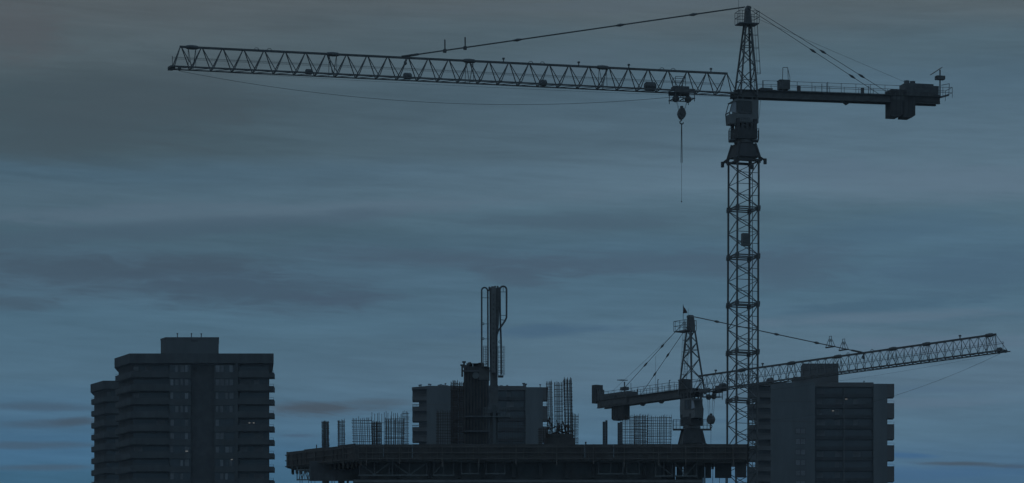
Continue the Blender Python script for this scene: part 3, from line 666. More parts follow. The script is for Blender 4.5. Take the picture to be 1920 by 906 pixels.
def slab_tower(Y, xl, xr, top, pitch_px, label, xobl, obl_depth, par_h, zones, penthouse, group, vents=(), lit=(), right_balc=0.0, wallm='brick'):
    """block with long balcony bands and an oblique left flank; all x in photo columns at depth Y"""
    s = F / Y; root = empty('apartment_tower', ((xl-CX)/s, Y, 0), label, 'apartment tower', group)
    m = lambda px: (px - xl) / s
    xobl = CX + (xobl-CX)*(Y+obl_depth)/Y
    Wd = m(xr); zt = CAMZ + (HY-top)/s; zp = zt - par_h; fh = pitch_px/s
    xo = m(xobl); rec = 1.5
    wall = MB()
    # main body, set back behind the balconies
    wall.prism([(rec*.5, rec), (Wd-.1, rec), (Wd-1.5, 18), (xo+.7, 18), (xo+.7, obl_depth+.6)], 0, zp+.02)
    wall.build('wall', wallm, root)
    rf = MB(); pr = .75
    rf.prism([(-.3, -.15), (Wd+right_balc, -.15), (Wd+right_balc-1.4, 18.5), (xo-.1, 18.5), (xo-.1, obl_depth)], zp, zt)
    rf.build('parapet', wallm, root)
    nf = int(min(34, zp/fh))
    for k in range(nf):
        z0 = zp - (k+1)*fh          # floor level of this storey
        vis = k < 12
        # oblique flank balcony band
        bb = MB(); hh = fh*.50
        bb.prism([(-.15, .25), (.15, .25), (xo+.35, obl_depth+.1), (xo+.05, obl_depth+.1)][::1], z0-.08, z0+hh*.78)
        bb.prism([(-.05, .3), (rec*.5+.1, rec+.05), (xo+.75, obl_depth+.6), (xo+.15, obl_depth+.1)], z0-.2, z0+.0)
        bb.bar((-.05,.2,z0+hh*.95),(xo+.1,obl_depth,z0+hh*.95),.035)
        bb.build('balcony', wallm, root)
        for (a, b, kind) in zones:
            xa, xb = m(a), m(b)
            if kind == 'balcony':
                q = MB(); q.box(xa, xb, 0, .12, z0-.12, z0+hh*.86); q.box(xa+.003, xb-.003, .12, rec+.02, z0-.2, z0)
                q.bar((xa,.06,z0+hh*1.02),(xb,.06,z0+hh*1.02),.03)
                q.build('balcony', wallm, root)
                if vis:
                    # window wall at the back of the balcony
                    w_ = MB(); n = max(1, int((xb-xa)/2.2)); 
                    w_.box(xa+.3, xb-.3, rec-.05, rec+.04, z0+.05, z0+fh*.82); wi = w_.build('window', 'glass', root)
                    for j in range(n):
                        if random.random() < .35:
                            c = MB(); u0 = xa+.4+j*(xb-xa-.8)/n; c.box(u0, u0+(xb-xa-.8)/n*random.uniform(.35,.8), rec-.09, rec-.055, z0+.3, z0+fh*.8); c.build('curtain', random.choice(['curtain','curtain2']), wi)
            elif kind == 'window':
                q = MB(); q.box(xa, xb, .02, rec+.01, z0-.35, z0+fh*.32); q.build('spandrel', wallm, root)
                if vis:
                    n = 2
                    w_ = MB(); w_.box(xa+.05, xb-.05, .30, .36, z0+fh*.32, z0+fh-.35); wi = w_.build('window', 'glass', root)
                    fm_ = MB()
                    for j in range(n+1): u0 = xa+.1+(xb-xa-.2)*j/n; fm_.box(u0-.07, u0+.07, .18, .29, z0+fh*.32, z0+fh-.35)
                    fm_.build('window_frame', wallm, wi)
                    for j in range(n*2):
                        if random.random() < .62:
                            c = MB(); u0 = xa+.25+j*(xb-xa-.5)/(n*2); c.box(u0, u0+(xb-xa-.5)/(n*2)*random.uniform(.5,.9), .24, .295, z0+fh*(.34+.02*random.random()), z0+fh-.42-random.random()*.2); c.build('curtain', random.choice(['curtain','curtain2','curtain2']), wi)
                else:
                    MB().box(xa+.05, xb-.05, .30, .36, z0+fh*.32, z0+fh-.35).build('window', 'glass', root)
        if right_balc:
            q = MB(); q.box(Wd-.6, Wd+right_balc, .4, 4, z0-.12, z0+hh*.62); q.bar((Wd,.45,z0+hh*.9),(Wd+right_balc-.03,.45,z0+hh*.9),.035); q.bar((Wd+right_balc-.05,.45,z0+hh*.9),(Wd+right_balc-.3,4,z0+hh*.9),.035)
            q.build('balcony', wallm, root)
    for (a, b, kind) in zones:
        xa, xb = m(a), m(b)
        if kind == 'recess': MB().box(xa, xb, rec-.06, rec-.003, 0, zp).build('recessed_wall', 'dark', root)
        if kind == 'pier': MB().box(xa, xb, -.1, rec-.003, 0, zp+.0).build('pier', wallm, root)
    if penthouse:
        a, b, t, ch = penthouse; xa, xb = m(a), m(b); zz = CAMZ+(HY-t)/s
        p = MB(); p.prism([(xa+ch, 3), (xb, 3), (xb-.7, 12), (xa, 12), (xa, 3+ch*2.2)], zt-.5, zz); p.prism([(xa+ch-.08, 2.92), (xb+.08, 2.92), (xb-.62, 12.1), (xa-.08, 12.1), (xa-.08, 3+ch*2.2)], zz-.25, zz+.05)
        po = p.build('penthouse', 'conc', root)
        MB().box(m(356), m(369), 2.9, 3.02, zz-.9, zz-.5).build('louvre', 'dark', po) if a < 400 else None
        for vx, vh in vents:
            x = m(vx); MB().bar((x,4,zz),(x,4,zz+vh),.1,8).bar((x,4,zz+vh-.15),(x,4,zz+vh+.05),.17,8).build('vent_pipe', 'steel2', po)
    for (px, py, w_) in lit:
        x = m(px); z = CAMZ+(HY-py)/s; yl = rec-.35 if px > 446 else .1
        MB().box(x-w_/2, x+w_/2, yl, yl+.06, z-.07, z+.07).build('ceiling_lamp', 'lamp', root)
    return root

slab_tower(797, 246, 505, 663, 25.2, 'broad apartment tower at the left, rooftop box with three thin vents on top', 215.5, 8.5, 1.95,
    [(246, 317, 'balcony'), (317, 358, 'window'), (358, 402, 'recess'), (402, 441, 'window'), (441, 446, 'pier'), (446, 504, 'balcony')],
    (296.5, 408, 629.5, 1.3), 'apartment towers behind the building site', vents=((329.5, .95), (356, .95), (374.5, .9)), lit=((325, 784, .9), (350, 846, .5), (467, 792, .35), (475, 792, .35), (434.5, 861.5, .4)), right_balc=.9)
slab_tower(900, 196, 330, 714, 22.4, 'narrow lower apartment tower peeping out left behind the broad left tower', 170.5, 7.5, 1.85,
    [(196, 250, 'balcony'), (250, 330, 'balcony')], None, 'apartment towers behind the building site')

def notched_tower(Y, x0, x1, top, pitch, label, cols, pent, right_px, left_px, group, litp=(), roofbits=(), smallwin=None, step=None):
    """point block: plain walls, a recessed window bay and corner balconies notched every second floor"""
    s = F/Y; root = empty('apartment_tower', ((x0-CX)/s, Y, 0), label, 'apartment tower', group)
    m = lambda px: (px-x0)/s
    z_of = lambda py: CAMZ+(HY-py)/s
    zt = z_of(top); fh = pitch/s; D_ = 16
    (l0, l1), (a0, a1), (b0, b1), (c0, c1) = cols     # left balconies, plain wall, recessed bay, plain wall
    MB().box(m(a0), m(a1), 0, D_, 0, zt).build('wall', 'conc', root)
    MB().box(m(c0), m(c1), .15, D_, 0, z_of(top+2.5)).build('wall', 'conc', root)
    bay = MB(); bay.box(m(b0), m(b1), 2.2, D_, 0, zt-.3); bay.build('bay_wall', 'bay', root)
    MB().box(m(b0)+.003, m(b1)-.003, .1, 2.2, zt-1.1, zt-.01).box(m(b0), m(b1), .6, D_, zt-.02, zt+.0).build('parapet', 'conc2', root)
    nf = int(zt/fh)-1
    for k in range(nf):
        z0 = zt-.9-(k+1)*fh
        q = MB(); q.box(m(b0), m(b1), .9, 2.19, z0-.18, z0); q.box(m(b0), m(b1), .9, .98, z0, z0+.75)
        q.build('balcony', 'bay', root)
        if k < 11:
            n = 3 + (b1-b0 > 110); 
            w_ = MB(); w_.box(m(b0)+.4, m(b1)-.4, 2.12, 2.19, z0+.1, z0+fh-.3); wi = w_.build('window', 'glass', root)
            for j in range(n):
                if random.random() < .6:
                    u0 = m(b0)+.6+j*(m(b1)-m(b0)-1)/n
                    MB().box(u0, u0+random.uniform(1.0, 2.2), 2.07, 2.115, z0+.85, z0+fh-.45).build('curtain', 'curtain2', wi)
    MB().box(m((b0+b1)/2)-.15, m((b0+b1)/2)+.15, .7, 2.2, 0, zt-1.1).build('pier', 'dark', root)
    # left corner balconies
    lw = m(l1)-m(l0)
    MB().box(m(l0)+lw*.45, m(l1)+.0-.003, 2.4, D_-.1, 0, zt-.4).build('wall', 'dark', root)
    MB().slab([(m(l0)-.1, zt-.95), (m(l1), zt-.85), (m(l1), zt-.05), (m(l0)-.1, zt-.42)], -.05, 5).build('parapet', 'conc2', root)
    for k in range(nf):
        z0 = zt-.95-(k+1)*fh
        q = MB(); q.box(m(l0), m(l1)-.003, 0, .14, z0-.22, z0+fh*.32); q.box(m(l0), m(l0)+.14, .14, 5, z0-.22, z0+fh*.32); q.box(m(l0), m(l1)-.003, .14, 5, z0-.22, z0)
        xx = m(l0)+.1
        while xx < m(l1): q.box(xx-.04, xx+.04, -.05, 0, z0-.1, z0+fh*.5); xx += .35
        q.box(m(l0), m(l1)-.003, -.03, .05, z0+fh*.46, z0+fh*.52)
        b_ = q.build('balcony', 'conc2', root)
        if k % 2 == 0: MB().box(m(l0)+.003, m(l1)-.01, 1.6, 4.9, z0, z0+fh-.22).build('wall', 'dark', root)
    # right flank: closed balcony ends with a gap every second floor
    rx0, rx1 = right_px
    k = 0; z = zt
    first = True
    while z > 4:
        hh = fh*(1.42 if not first else 1.38); zz0 = z-hh
        zt_ = z - (z_of(top)-z_of(top+2.5)) if first else z
        q = MB(); q.box(m(rx0)-.003, m(rx1), .3, 4.5, zz0, zt_)
        if not first:
            q.bar((m(rx0), .35, zt_+.55), (m(rx1)-.05, .35, zt_+.55), .04); q.bar((m(rx1)-.06, .35, zt_), (m(rx1)-.06, .35, zt_+.55), .04)
        q.build('balcony', 'conc2', root); z = zz0 - fh*.58 ; first = False
    if smallwin:
        sx0, sx1, sy = smallwin; z = z_of(sy); n = 0
        while z > 10 and n < 20:
            w_ = MB(); w_.box(m(sx0), m(sx1), -.06, .0-.003, z-1.7, z); wi = w_.build('window', 'dark', root)
            for j in range(2):
                u0 = m(sx0)+.15+j*(m(sx1)-m(sx0)-.1)/2; MB().box(u0, u0+(m(sx1)-m(sx0))/2-.3, -.09, -.063, z-1.5, z-.25).build('pane', 'curtain2', wi)
            z -= fh; n += 1
    MB().box(m(a0)-.02, m(a1)+.003, -.04, 0-.003, z_of(top+36), z_of(top+35)).box(m(a0)-.02, m(a1)+.003, -.04, 0-.003, z_of(top+74), z_of(top+73)).build('joint_line', 'conc2', root)
    for (a, b, t, y_) in pent:
        MB().box(m(a), m(b), 3+y_, 11, zt-.2, z_of(t)).box(m(a)-.06, m(b)+.06, 2.95+y_, 11.05, z_of(t)-.25, z_of(t)+.04).build('penthouse', 'conc2', root)
    for (px, hpx, w_) in roofbits:
        MB().bar((m(px), 1.5, zt-.3), (m(px), 1.5, zt+hpx/s), w_, 6).box(m(px)-w_*2, m(px)+w_*2, 1.3, 1.7, zt+hpx/s-.25, zt+hpx/s).build('roof_vent', 'steel2', root)
    for (px, py, w_) in litp:
        MB().box(m(px)-w_/2, m(px)+w_/2, 1.85, 1.95, z_of(py)-.09, z_of(py)+.09).build('ceiling_lamp', 'lamp', root)
    return root

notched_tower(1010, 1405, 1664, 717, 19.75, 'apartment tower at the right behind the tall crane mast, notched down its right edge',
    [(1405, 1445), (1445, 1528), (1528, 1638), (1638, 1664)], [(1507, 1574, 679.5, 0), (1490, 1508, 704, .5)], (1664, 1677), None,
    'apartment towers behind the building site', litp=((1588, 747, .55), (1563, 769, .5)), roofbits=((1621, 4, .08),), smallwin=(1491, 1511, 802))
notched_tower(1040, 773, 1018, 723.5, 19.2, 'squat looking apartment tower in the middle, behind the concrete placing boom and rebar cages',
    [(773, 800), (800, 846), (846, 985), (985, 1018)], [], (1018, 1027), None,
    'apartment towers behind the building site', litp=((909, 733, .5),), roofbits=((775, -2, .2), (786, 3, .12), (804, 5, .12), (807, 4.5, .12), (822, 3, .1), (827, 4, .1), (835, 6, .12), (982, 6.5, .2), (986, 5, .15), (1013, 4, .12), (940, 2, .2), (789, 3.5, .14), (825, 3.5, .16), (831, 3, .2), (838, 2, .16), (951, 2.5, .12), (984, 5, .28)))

# ------------------------------------------------------------------ building under construction
CY = 330.0; cs_ = F/CY
X = lambda px, Y=CY: (px-CX)/F*Y
Z = lambda py, Y=CY: CAMZ+(HY-py)/F*Y
xL, xR, xC = X(665), X(1403), X(537, 337)
zTop = Z(833); zBand = Z(863); zD = Z(897.5)      # parapet top, parapet foot, next slab
BD = 17.0                                          # depth of the block
site = empty('concrete_building', ((xL+xR)/2, CY, 0), 'unfinished concrete building with formwork round its top deck, seen in front along the bottom', 'building site')
ox, oy = site.location.x, site.location.y
def sb(mb, name, m, parent=None, lab=None):
    mb.v = [(x-ox, y-oy, z) for x, y, z in mb.v] if parent is None or parent is site else [(x-ox, y-oy, z) for x, y, z in mb.v]
    return mb.build(name, m, parent or site, label=lab)
plan = [(xL, CY), (xR, CY), (xR, CY+6), (X(1262), CY+6), (X(1262), CY+BD), (-14.6, CY+BD), (xC+.4, CY+9), (xC, CY+7)]
def inset(d, P_=None):
    P_ = P_ or plan; out = []; n = len(P_)
    for i in range(n):
        a, b, c = (Vector(P_[i-1]), Vector(P_[i]), Vector(P_[(i+1) % n]))
        e1 = (b-a).normalized(); e2 = (c-b).normalized(); n1 = Vector((-e1.y, e1.x)); n2 = Vector((-e2.y, e2.x))
        m_ = (n1+n2).normalized(); q = b + m_*(d/max(.35, m_.dot(n1))); out.append((q.x, q.y))
    return out
# decks
sb(MB().prism(inset(.25), zBand-.05, zBand+.25), 'top_deck', 'concd')
for k in range(5):
    z = zD - 2.95*k; pl_ = [(X(662), CY+1), (X(1317), CY+1), (X(1317), CY+5), (X(1250), CY+5), (X(1250), CY+BD-1), (X(662), CY+BD-1)] if k == 0 else inset(1.0)
    sb(MB().prism(pl_, z-.24, z+.0), 'floor_slab', 'concd')
# edge formwork band: five runs of shuttering with studs and walers
corners = plan + [plan[0]]
NE = len(plan)
for i in range(NE):
    (xa, ya), (xb, yb) = corners[i], corners[i+1]
    L_ = math.hypot(xb-xa, yb-ya); tx, ty = (xb-xa)/L_, (yb-ya)/L_; nx, ny = ty, -tx
    def pt(t, n, z): return (xa+tx*t+nx*n, ya+ty*t+ny*n, z)
    mb = MB(); t = 0
    while t < L_-.01:
        w_ = min(2.44, L_-t); jit = random.uniform(-.02, .02) + (random.uniform(-.05, .05) if i == NE-1 else 0)
        q = [pt(t, 0, 0), pt(t+w_-.01, 0, 0), pt(t+w_-.01, -.1, 0), pt(t, -.1, 0)]
        mb.prism([(a[0], a[1]) for a in q], zBand, zTop+jit); t += w_
    band = sb(mb, 'edge_formwork', 'ply')
    st = MB(); t = .3
    while t < L_:
        st.bar(pt(t, .07, zBand-.1), pt(t, .07, zTop-.08-random.random()*.1), .05); t += random.choice([.61, .61, 1.22])
    if 0 < i < NE-1: st.v = []; st.f = []
    for zz in (zBand+.12, zBand+.62, zTop-.25): st.bar(pt(.35, .14, zz), pt(L_-.2, .14, zz), .05)
    t = 1.0 if i in (0, NE-1) else L_
    st2 = MB()
    while t < L_-.5:
        st2.bar(pt(t, .14, zBand-.35+random.uniform(-.3,.1)), pt(t, .2, zTop-random.uniform(.0,.25)), .07); t += random.uniform(2.2, 4.2)
    sb(st, 'stud', 'timber', band); sb(st2, 'strongback', 'timber', band)
# ragged soffit joists under the left overhang
jo = MB(); (xa, ya), (xb, yb) = plan[-1], plan[0]
for i in range(17):
    f = i/16; x = xa+(xb-xa)*f+.5; y = ya+(yb-ya)*f
    jo.box(x-.09, x+.09, y+.3, y+1.6, zBand-.42-random.random()*.12, zBand-.002)
sb(jo, 'soffit_joist', 'timber')
# storey below: screens, walls and columns with gaps of sky between
def panel(p0, p1, y0, y1, dep, name, m, th=.1):
    Yp = CY+dep; sb(MB().box(X(p0, Yp), X(p1, Yp), Yp, Yp+th, Z(y1, Yp), Z(y0, Yp)), name, m)
for (a, b) in ((580, 607), (606, 633), (632, 676)):
    panel(a, b, 864, 902, 3.2+random.random()*.4 , 'tarpaulin', 'tarp', .06)
for (a, b, y0, y1, dd_) in ((676, 1240, 858, 899, 2.3), (1240, 1266, 858, 899, 4.4), (1268.5, 1280, 858, 899, 4.4), (1283, 1318, 858, 899, 4.4)):
    panel(a, b, y0, y1, dd_, 'core_wall', 'concd', .25)
for (a, b, y0, y1) in ((1318, 1321, 858, 896), (1322, 1333.5, 858, 896.5), (1334, 1338.5, 858, 880), (1336.3, 1337.2, 880, 896), (1340.5, 1371.5, 858, 896.5), (1371.5, 1377, 858, 869)): panel(a, b, y0, y1, 2.4, 'edge_screen', 'tarp', .08)
for (a, b) in ((1378, 1399.5),): panel(a, b, 862, 895.5, 1.4, 'edge_screen', 'tarp', .08)
for a in (700, 742, 800, 858, 905, 960, 1010, 1060, 1110, 1160, 1205, 1250, 1300): panel(a, a+7, 860, 897, 1.6, 'column', 'tarp', .35)
# lower storey, mostly solid, with gaps at the frame's foot
for (a, b) in ((604, 617), (634, 646), (650, 654), (662, 1262), (1267, 1269), (1272, 1274), (1280, 1311), (1314, 1318)):
    panel(a, b, 902 if a < 660 else 893, 960, 4.3, 'core_wall', 'concd', .25)
for a in (562, 566, 578, 583, 590, 621, 623.5, 627, 1322, 1336, 1348.5, 1360): panel(a, a+.9, 894, 960, 2.5, 'shoring_post', 'steel2', .06)
sb(MB().box(xL-3, xR-2, CY+2, CY+5.5, 0, zD-12).box(xL-3, X(1250), CY+5.5, CY+BD-2, 0, zD-12), 'lower_storeys', 'concd')
# aluminium shoring trusses on the slab: each its own thing
def truss(p0, p1, y0, y1, pat, dep, label):
    Yp = CY+dep; x0, x1 = X(p0, Yp), X(p1, Yp); z0, z1 = Z(y1, Yp), Z(y0, Yp)
    t = empty('shoring_truss', (x0, Yp, z0), label, 'shoring truss', 'shoring trusses holding up the top deck')
    w_ = x1-x0; h_ = z1-z0
    MB().bar((0,0,.06),(w_,0,.06),.075).bar((0,0,h_-.06),(w_,0,h_-.06),.075).build('chord', 'alu', t)
    d_ = MB(); n = len(pat)
    for i, c in enumerate(pat):
        a, b = w_*i/n, w_*(i+1)/n
        if c == '\\': d_.bar((a,0,h_-.1),(b,0,.1),.05)
        if c == '/': d_.bar((a,0,.1),(b,0,h_-.1),.05)
        if i: d_.bar((a,0,.1),(a,0,h_-.1),.04)
    d_.build('diagonal', 'alu', t)
    for f in ((.04, .96) if w_ < 1.5 else (.04, .5, .96)): MB().bar((w_*f,0,-.0),(w_*f,0,h_+.25),.055).build('leg', 'steel2', t)
truss(556, 582, 880, 901, 'V\\/\\/', 2.2, 'short shoring truss under the left overhanging corner, open sky behind')
truss(672, 732, 864, 892.5, '\\/', .8, 'leftmost shoring truss in the dark storey below the rebar cages')
truss(733, 803, 864, 892.5, '\\/', .8, 'shoring truss in the dark storey, second from the left under the deck')
truss(812, 852, 864, 892.5, '/|', .8, 'shoring truss with one rising diagonal, left of the placing boom')
truss(864, 898, 864, 889.5, '|', .8, 'bare shoring truss below the core formwork')
truss(910, 948, 864, 889.5, '|', .8, 'bare shoring truss straight below the placing boom')
truss(1120, 1170, 864, 890, '|', .8, 'bare shoring truss below the two dark columns on the deck')
truss(1174, 1200, 864, 890, '|', .8, 'narrow bare shoring truss below the wide rebar mesh')
truss(1228, 1262, 864, 894, '\\', .8, 'shoring truss with one falling diagonal, left of the small crane')
truss(1264, 1308, 864, 894, '\\/', .8, 'rightmost shoring truss, just below the small crane')

# ------------------------------------------------------------------ reinforcement cages on the deck
def cage(p0, p1, top, bot, Y, depth, nx, nz, nd, label, lean=0.0, r=.03, ragged=.15, grp='rebar cages standing on the top deck', nm='rebar_cage', skip=0):
    s = F/Y; x0, x1 = (p0-CX)/s, (p1-CX)/s; z0 = min(Z(bot, Y), zTop-.8); z1 = Z(top, Y); h = z1-z0; w_ = x1-x0
    r *= .85
    root = empty(nm, (x0, Y, z0), label, 'rebar cage', grp)
    vb = MB(); hb = MB(); ln = lean/s
    for j in range(nd):
        y = depth*j/max(1, nd-1)
        for i in range(nx+1):
            x = w_*i/nx + random.uniform(-.06, .06)
            vb.bar((x, y, 0), (x+ln+random.uniform(-.03,.03), y, h+random.uniform(-ragged, .05)), r, 4, cap=False)
        for k in range(nz):
            if skip and random.random() < skip: continue
            z = h*(k+.5+random.uniform(-.22,.22))/(nz+.6); f = z/h
            hb.bar((ln*f-.04-random.random()*.05, y, z), (w_+ln*f+.04+random.random()*.08, y, z+random.uniform(-.05,.05)), r*.8, 4, cap=False)
    if nd > 1:
        for k in range(nz):
            z = h*(k+.5)/(nz+.6); f = z/h
            for x in (0, w_): hb.bar((x+ln*f, 0, z), (x+ln*f, depth, z), r*.8, 4, cap=False)
    vb.build('vertical_bars', 'rebar', root); hb.build('ties', 'rebar', root)
    return root
cage(605, 616, 789, 840, 336, .5, 5, 26, 3, 'slim dark column cage, leftmost on the deck', -1)
cage(634.5, 646, 786, 836, 335, .45, 4, 16, 2, 'slim open column cage, second from the left on the deck', -1)
for j, (a, b, nx) in enumerate(((663, 668, 1), (669, 675, 3), (680, 687, 3), (691, 698, 3))): pass
cage(663, 698, 782, 834, 334, .5, 9, 13, 2, 'loose see through wall cage leaning left beside the dense wall cage', -3, .026)
cage(698, 714, 789, 834, 335.5, .6, 7, 15, 3, 'short dark cage in front of the dense wall cage left edge', 0, .03)
cage(698, 755, 772, 834, 337, .3, 13, 4, 1, 'tall bare bars rising behind the short dark cage', 0, .034, .2)
cage(722, 756, 780, 834, 336, .6, 9, 17, 2, 'dense wall cage just left of the middle apartment tower', 1, .032, .4)
cage(756, 765, 770, 834, 338, .5, 3, 18, 2, 'narrow fine cage at the right end of the dense wall cage', 0, .024)
cage(819, 846, 769, 834, 338, .5, 8, 18, 2, 'pale fine cage in front of the plain wall of the middle tower', 0, .024)
cage(846, 857, 713, 834, 340, .6, 5, 34, 2, 'tall narrow cage topping the middle tower roof, left of the core formwork', 0, .032)
cage(860, 868, 715, 834, 340, .6, 3, 34, 2, 'tall narrow cage hugging the left side of the core formwork', 0, .032)
cage(1029, 1038, 713, 834, 340, .9, 5, 26, 2, 'tall twisted column cage just right of the middle tower roof', -4, .03)
cage(1041.5, 1055, 714.5, 834, 341, .9, 5, 22, 2, 'tall open column cage, middle one of the tall three right of the middle tower', -1.5, .03)
cage(1061, 1075, 708, 834, 340, .9, 7, 27, 2, 'tallest dark column cage, right one of the tall three', -4, .036)
cage(1072, 1082.5, 775, 834, 343, .6, 5, 20, 2, 'low fine cage at the right foot of the tall column cages', 1, .024)
cage(1010, 1030, 800, 834, 338, .6, 8, 16, 2, 'low cage in front of the right edge of the middle tower', 0, .026)
cage(930, 985, 778, 834, 342, .6, 14, 14, 1, 'dim wide cage right of the placing boom column', 0, .022)
cage(1168, 1210, 777, 834, 341, .6, 10, 17, 2, 'left stretch of the wide rebar mesh, partly behind the hanging counterweight', 0, .026)
cage(1190, 1214, 777, 834, 339, .5, 5, 24, 2, 'darker middle stretch of the wide rebar mesh', 0, .03)
cage(1214, 1257, 778, 834, 340, .6, 12, 18, 2, 'right stretch of the wide rebar mesh, ending left of the small crane', 1, .026)
# jumble of bars and timber at the foot of the tall cages
jm = MB(); Yj = 339
for i in range(46):
    x = X(random.uniform(1024, 1066), Yj); z = Z(random.uniform(796, 832), Yj); L_ = random.uniform(.5, 2.2); a = random.uniform(-.5, .5) if random.random() < .5 else random.uniform(1.1, 2.0)
    jm.bar((x, Yj+random.random(), z), (x+math.cos(a)*L_*.5, Yj+random.random(), z+math.sin(a)*L_*.6), random.uniform(.03, .09))
tag(jm.build('scaffold_pile', 'rebar'), 'tangled pile of bars and props at the foot of the three tall cages', 'scaffold pile')
b = MB(); b.box(X(1020, 338), X(1079, 338), 338, 341, zTop-.9, Z(821, 338)); x = X(1020, 338)
while x < X(1079, 338): b.box(x, x+.08, 337.9, 338, zTop-.9, Z(821.5, 338)); x += .4
b.box(X(1028, 338), X(1074, 338), 338.6, 340.5, Z(821, 338), Z(812, 338))
tag(b.build('formwork_box', 'ply'), 'low dark formwork box under the three tall cages', 'formwork')
# solid dark columns left of the mesh
def column_form(p0, p1, top, Y, label):
    r = empty('column_form', (X((p0+p1)/2, Y), Y, zTop-.8), label, 'column formwork', 'dark column forms on the deck')
    w_ = X(p1, Y)-X(p0, Y); h = Z(top, Y)-(zTop-.8)
    MB().box(-w_*.5, w_*.02, -w_/2, w_/2, 0, h-.12).box(w_*.06, w_*.5, -w_*.4, w_*.4, 0, h).build('shutter', 'tarp', r)
    rb = MB(); z = .3
    while z < h-.1: rb.box(-w_*.53, w_*.53, -w_*.56, -w_*.5, z, z+.06); z += .22
    rb.build('clamp', 'steel2', r)
column_form(1130, 1139, 788.5, 336, 'left of two dark column forms, standing alone in front of open sky')
column_form(1158, 1166.5, 791, 336, 'right of two dark column forms, touching the wide rebar mesh')
tag(MB().bar((X(588), CY+5, zBand), (X(588), CY+5, Z(834, CY+5)), .06).build('guard_post', 'steel2'), 'lone thin post sticking up at the sloping left edge of the deck', 'post')
g = MB(); g.box(X(1097, 333), X(1099.5, 333), 333, 333.2, zTop-.6, Z(829, 333)); g.box(X(1096.6, 333), X(1100, 333), 332.95, 333.25, Z(829.8, 333), Z(828.6, 333))
tag(g.build('guard_post', 'steel2'), 'tiny capped post on the deck between the rebar cages and dark columns', 'post')

# core formwork block with ribs
Yc = 343; r = empty('core_formwork', (X(893, Yc), Yc, zTop-.8), 'ribbed core formwork block standing on the deck left of the placing boom', 'formwork')
hb = Z(687, Yc)-(zTop-.8); w_ = X(917, Yc)-X(870, Yc)
MB().box(-w_/2, w_/2, 0, 3, 0, hb).build('shutter', 'tarp', r)
q = MB(); x = -w_/2+.06
while x < w_/2: q.box(x, x+.09, -.14, -.002, 0, hb-random.random()*.15); x += .27
q.build('rib', 'timber', r)
q = MB()
for zz in (.5, 1.8, 3.1, 4.4, hb-.5): q.box(-w_/2-.1, w_/2+.1, -.28, -.142, zz, zz+.14)
q.build('waler', 'steel2', r)
q = MB()
for i in range(9):
    x = random.uniform(-w_/2, w_/2); q.box(x, x+random.uniform(.15,.5), .2, .6, hb, hb+random.uniform(.1,.4))
q.build('loose_timber', 'timber', r)
MB().lathe((0,0,0), [(.02,-.05),(.3,-.05),(.3,.05),(.02,.05)], 16, 'y').build('disc_plate', 'alu', r, (-.05,-.36,hb-.85))
q = MB()
for (x, h_) in ((866.5, 683), (870, 677), (873, 684), (878, 681)):
    xx = X(x, Yc)-r.location.x; q.bar((xx, .2, hb-.9 if x < 870 else hb-.1), (xx, .2, Z(h_, Yc)-(zTop-.8)), .09, 6); q.box(xx-.16, xx+.16, .1, .3, Z(h_+3, Yc)-(zTop-.8), Z(h_, Yc)-(zTop-.8))
q.build('anchor_post', 'steel', r)

# ------------------------------------------------------------------ concrete placing boom, folded upright
Yb = 336.0; bx = X(926, Yb); zb0 = zTop-.8
pb = empty('placing_boom', (bx, Yb, zb0), 'folded concrete placing boom with looped pipes standing upright on the deck', 'placing boom')
lx = lambda px: X(px, Yb)-bx; lz = lambda py: Z(py, Yb)-zb0
MB().box(lx(918), lx(934), .0, .8, 0, lz(722)).build('pedestal', 'steel', pb)
a1 = MB(); a1.slab([(lx(919), lz(722)), (lx(933), lz(722)), (lx(933), lz(630)), (lx(935.5), lz(605)), (lx(937), lz(540)), (lx(917.5), lz(540)), (lx(918), lz(660))], 0, .8)
main = a1.build('boom_arm', 'steel', pb)
a2 = MB(); a2.slab([(lx(921.5), lz(700)), (lx(929), lz(700)), (lx(930), lz(538)), (lx(921), lz(538))], -.35, -.003); a2.build('folded_section', 'cab', main)
rv = MB()
for py in range(552, 700, 9): rv.box(lx(924.2), lx(926.6), -.4, -.352, lz(py+4), lz(py))
rv.build('cover_plate', 'steel', main)
for px in (919.5, 932, 934.5): pass
tp = MB()
for px, t in ((917.5, 537), (921, 538), (928.5, 535.5), (933, 535.5), (936, 538)): tp.bar((lx(px), .3, lz(545)), (lx(px), .3, lz(t)), .09, 6)
tp.build('hinge_pin', 'steel', main)
def pipe(pts, rad=.075, y=.2): MB().path([(lx(a), y, lz(b)) for a, b in pts], rad, 8).build('concrete_pipe', 'steel2', pb)
def arc(cx, cy, r, a0, a1, n=8): return [(cx+r*math.cos(R(a0+(a1-a0)*i/n)), cy-r*math.sin(R(a0+(a1-a0)*i/n))) for i in range(n+1)]
pipe([(903.2, 690)]+arc(908.5, 544, 5.4, 180, 20)+[(914.5, 545), (915, 700)])
pipe([(937, 560)]+arc(943.5, 542.5, 6.3, 180, 0)+[(949.7, 595), (947, 601), (934, 620), (932, 626)], .085)
pipe([(937.3, 545), (938, 600), (939.5, 640), (939.8, 702)], .085, .25)
br = MB()
for py in (558, 607, 635): 
    br.bar((lx(903), .2, lz(py)), (lx(917), .2, lz(py)), .028)
for py in (547, 591): br.bar((lx(937), .2, lz(py)), (lx(949.5), .2, lz(py)), .028)
br.bar((lx(943.5), .2, lz(537)), (lx(943.5), .2, lz(547)), .03)
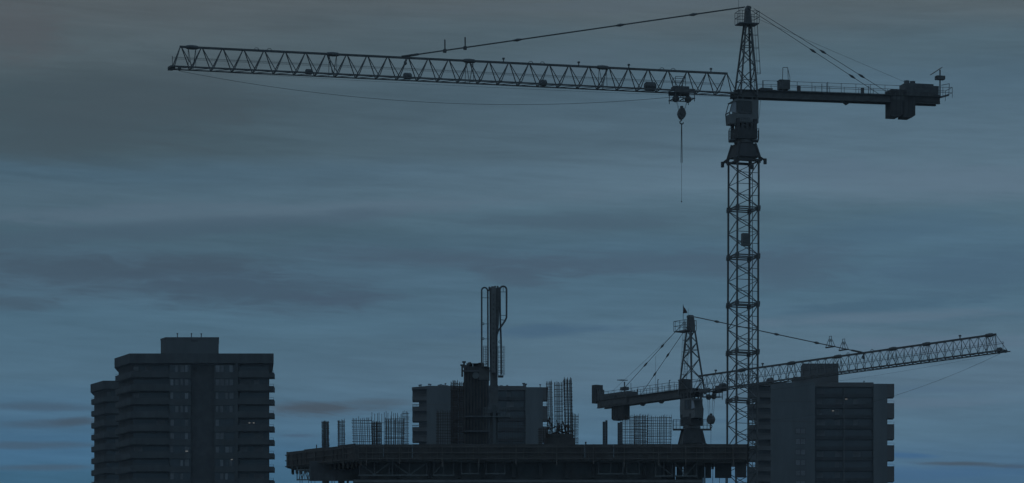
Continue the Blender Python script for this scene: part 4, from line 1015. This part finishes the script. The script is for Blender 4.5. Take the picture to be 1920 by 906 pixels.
br.bar((lx(938), .2, lz(599)), (lx(946), .2, lz(600)), .04)
br.build('pipe_bracket', 'steel2', pb)
for (x, y) in ((905.5, 607), (905.5, 635), (937, 641), (913, 680)):
    rg = MB(); rg.path([(lx(x+2.2*math.cos(R(a))), .1, lz(y+2.2*math.sin(R(a)))) for a in range(0, 361, 45)], .03, 4); rg.build('pipe_clamp', 'steel', pb)
def cagebox(x0, x1, y0, y1, nm='service_cage'):
    q = MB()
    for x in (x0, (x0+x1)/2, x1):
        for y in (-.3, .9): q.bar((lx(x), y, lz(y1)), (lx(x), y, lz(y0)), .028)
    py = y0
    while py <= y1+.1:
        for y in (-.3, .9): q.bar((lx(x0), y, lz(py)), (lx(x1), y, lz(py)), .026)
        py += (y1-y0)/6
    q.box(lx(x0), lx(x1), -.3, .9, lz(y1)-.05, lz(y1)); q.build(nm, 'steel2', pb)
cagebox(934, 943.5, 650, 705); cagebox(906, 916, 650, 688)
ld = MB()
for x in (943.5, 946.5): ld.bar((lx(x), .3, lz(648)), (lx(x-.5), .3, lz(703)), .02)
for py in range(650, 703, 5): ld.bar((lx(943.3), .3, lz(py)), (lx(946.3), .3, lz(py)), .015)
ld.build('ladder', 'steel2', pb)
MB().box(lx(898), lx(918), .1, .9, lz(712), lz(688)).box(lx(901), lx(908), .0, .5, lz(688), lz(682)).build('pump_drive', 'steel', pb)
pf = MB(); pf.box(lx(906), lx(956), -.5, .9, lz(783), lz(781.5))
for x in (906, 910, 913.5, 917, 935, 941, 946, 950, 955):
    pf.bar((lx(x), -.5, lz(782)), (lx(x), -.5, lz(766)), .028)
for py in (766, 774): 
    pf.bar((lx(906), -.5, lz(py)), (lx(917), -.5, lz(py)), .028); pf.bar((lx(935), -.5, lz(py)), (lx(955), -.5, lz(py)), .028)
pf.build('work_platform', 'alu', pb)
MB().box(lx(924), lx(930), -.45, -.003, 0, lz(760)).build('pedestal_brace', 'conc', pb)
MB().box(lx(915), lx(938), -.35, -.003, lz(775), lz(757)).build('clamp_collar', 'steel2', pb)
